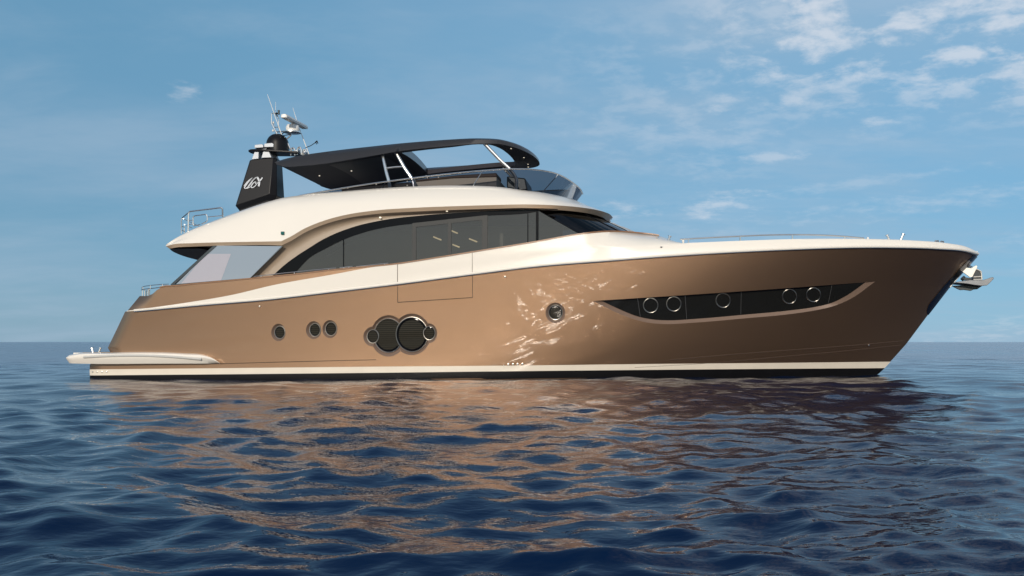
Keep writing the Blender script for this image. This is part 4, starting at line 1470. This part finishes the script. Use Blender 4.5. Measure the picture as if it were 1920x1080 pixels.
mesh('whip_aerial', tpx([(501.5, 177), (514, 213), (528, 252)], 0.006, 0.2, 6, 0.014), M_PLASTIC, yacht)
mesh('whip_aerial', tpx([(516.8, 191), (516.8, 200), (516.5, 211)], 0.004, -0.1, 6, 0.007), M_PLASTIC, yacht)
mesh('whip_aerial', tpx([(549, 202), (560, 237), (580, 291)], 0.006, -0.3, 6, 0.015), M_PLASTIC, yacht)
mesh('wind_sensor', join(tpx([(573, 277), (583, 273), (592, 267)], 0.012), tpx([(591, 267.5), (595, 264)], 0.022), tpx([(592, 267), (594, 270.5)], 0.012), tpx([(595, 266), (596, 269)], 0.016)), M_BLACK, yacht)
hg = []
for x0, y0, b_, rr2 in ((549, 284, 0.15, 0.11), (561, 283, 0.12, 0.115), (571, 286, 0.05, 0.09)):
    q = Vector(Pb(x0, y0, b_))
    hg.append(tube([q + Vector((rr2 * 0.55 * math.cos(t), 0, rr2 * math.sin(t))) for t in [math.pi * k / 8 for k in range(9)]], 0.03, 8))
    hg.append(tube([q + Vector((rr2 * 0.55, 0, 0)), q + Vector((rr2 * 0.55, 0, -0.12))], 0.028, 8))
    hg.append(tube([q + Vector((-rr2 * 0.55, 0, 0)), q + Vector((-rr2 * 0.55, 0, -0.12))], 0.028, 8))
hg.append(tpx([(558, 282, 0.0), (567, 286, 0.05), (575, 289, 0.1)], 0.035, 0.0, 10, 0.06))
mesh('horn', join(*hg), M_STEEL, yacht)



def rounded(pts, r):
    pts = [Vector(p) for p in pts]
    out = [pts[0]]
    for a_, b_, c_ in zip(pts, pts[1:], pts[2:]):
        d0, d1 = (a_ - b_), (c_ - b_)
        k_ = min(r, d0.length * 0.45, d1.length * 0.45)
        p_, q_ = b_ + d0.normalized() * k_, b_ + d1.normalized() * k_
        for t in (0, 0.25, 0.5, 0.75, 1):
            out.append(p_ * (1 - t) ** 2 + b_ * 2 * t * (1 - t) + q_ * t * t)
    return out + [pts[-1]]


# aft flybridge rail
ar = join(
    tube(rounded([Pb(*p) for p in ((352.5, 436, 2.5), (353.5, 396.8, 2.5), (417, 389, 2.5), (417.5, 407, 2.45))], 0.07), 0.022, 8),
    tpx([(390, 406.8), (417, 404.2)], 0.013, 2.5),
    tube(rounded([Pb(*p) for p in ((375, 421, 2.45), (362, 424, 2.45), (362, 405, 2.45), (388, 401.5, 2.45), (389, 414.5, 2.45), (378, 420, 2.45))], 0.07), 0.016, 8),
    tpx([(354, 413, 2.5), (362, 413, 2.45)], 0.012), tpx([(354, 421, 2.5), (362, 420, 2.45)], 0.012),
    tpx([(340, 438, 2.0), (340, 412, 2.0), (342, 408, 2.0), (354, 398, 2.45)], 0.018),
    tpx([(344, 410, 1.9), (358, 416.5, 1.0), (373, 423.5, 0.2)], 0.014), tpx([(346, 421, 1.9), (360, 427, 1.0)], 0.014), tpx([(340, 424, 2.0), (346, 426, 1.9)], 0.013), tpx([(340, 431, 2.0), (346, 434, 1.9)], 0.013), tpx([(345.5, 424, 1.9), (345.5, 437, 1.9)], 0.014))
mesh('aft_rail', ar, M_STEEL, yacht)

# ---- stem plate and anchor
sp = []
for k in range(25):
    Z = 1.90 + (3.72 - 1.90) * k / 24
    xe = float(np.interp(Z, SZ, SX))
    w = 0.30 * min(1, (k / 24) * 6) ** 0.6 + 0.02
    col = []
    for j in range(7):
        X = xe - w * (1 - j / 6)
        b_ = float(hb(X, Z)) if j < 6 else 0
        n = hull_n((min(X, xe - 0.05), 0, Z))
        col.append((X + n[0] * 0.012 + (0.012 if j == 6 else 0), YC - b_ + n[1] * 0.012 * (j < 6), Z + n[2] * 0.012))
    sp.append(col)
mesh('stem_plate', both(loft(sp)), M_MIRROR, hull, smooth=60)
an = mesh('anchor', prism([(1799, 512), (1802, 515.4), (1782, 539.8), (1779.6, 534.5)], 0.06, -0.06), M_CREAMMETAL, yacht, smooth=None, bevel=0.012)
blade = [(1786, 529.6), (1800, 527.6), (1818.7, 525), (1832, 525.2), (1843.7, 524.8), (1852, 522.4), (1859.4, 519.6), (1863, 519.8), (1863.8, 522.3), (1858, 528.5), (1851, 535), (1841.9, 536), (1828, 534.6), (1814, 532.2), (1800, 530.8)]
mesh('fluke', extrude([Pb(x, y, 0.30) for x, y in blade], (0, 0.05, 0.0)), M_GREY, an, smooth=None, bevel=0.012)
mesh('fluke', extrude([Pb(x, y, -0.05) for x, y in ((1784.4, 536), (1812, 534.5), (1842.8, 535.4), (1832.6, 542.4), (1826, 542.8), (1820.6, 545.4), (1808, 543.6), (1801, 544), (1796, 542))], (0, 0.06, 0.0)), M_DGREY, an, smooth=None, bevel=0.012)
mesh('fluke_web', join(extrude([Pb(x, y, 0.28) for x, y in ((1786, 529.6), (1818, 525.2), (1842, 525), (1841, 536), (1814, 532.2))], (0, 0.5, -0.02))), M_DGREY, an, smooth=None)
mesh('anchor_cheek', join(prism([(1801.6, 507.4), (1807.6, 501.2), (1821.5, 503), (1829.5, 497.6), (1832, 498), (1832.6, 500.2), (1823.3, 519.3), (1818.7, 519.7), (1811, 514)], 0.16, 0.12), prism([(1801.6, 507.4), (1807.6, 501.2), (1821.5, 503), (1829.5, 497.6), (1832.6, 500.2), (1823.3, 519.3), (1818.7, 519.7), (1811, 514)], -0.12, -0.16), prism([(1813, 494), (1821, 491.5), (1820, 495.5), (1817, 495.5)], 0.12, -0.12)), M_CREAMMETAL, an, smooth=None, bevel=0.006)
mesh('anchor_crown', join(prism([(1825, 517.6), (1831, 505), (1839.5, 509.5), (1840.5, 524), (1825, 524.6)], 0.10, -0.10), tpx([(1804, 520), (1808, 524)], 0.08, 0.0, 12), prism([(1809, 520), (1822, 521), (1822, 525), (1808, 525.4)], 0.1, -0.1)), M_DGREY, an, smooth=None, bevel=0.008)
mesh('crown_rim', join(tpx([(1831, 504.6), (1839.6, 509), (1841, 524)], 0.022, 0.12), tpx([(1825, 519.4), (1840.5, 518.6)], 0.020, 0.12), tpx([(1825, 524.4), (1841, 524)], 0.02, 0.12)), M_CREAMMETAL, an)
lk = []
for i in range(5):
    q = Vector(Pb(1810 + 2.9 * i, 496.5 + 1.3 * i, 0.06))
    lk.append(tube([q + Vector((0.036 * math.cos(t), 0.02 * (-1) ** i * math.sin(t), 0.036 * math.sin(t))) for t in [2 * math.pi * k / 10 for k in range(10)]], 0.013, 6, closed=True))
mesh('anchor_chain', join(*lk), M_GREY, an)
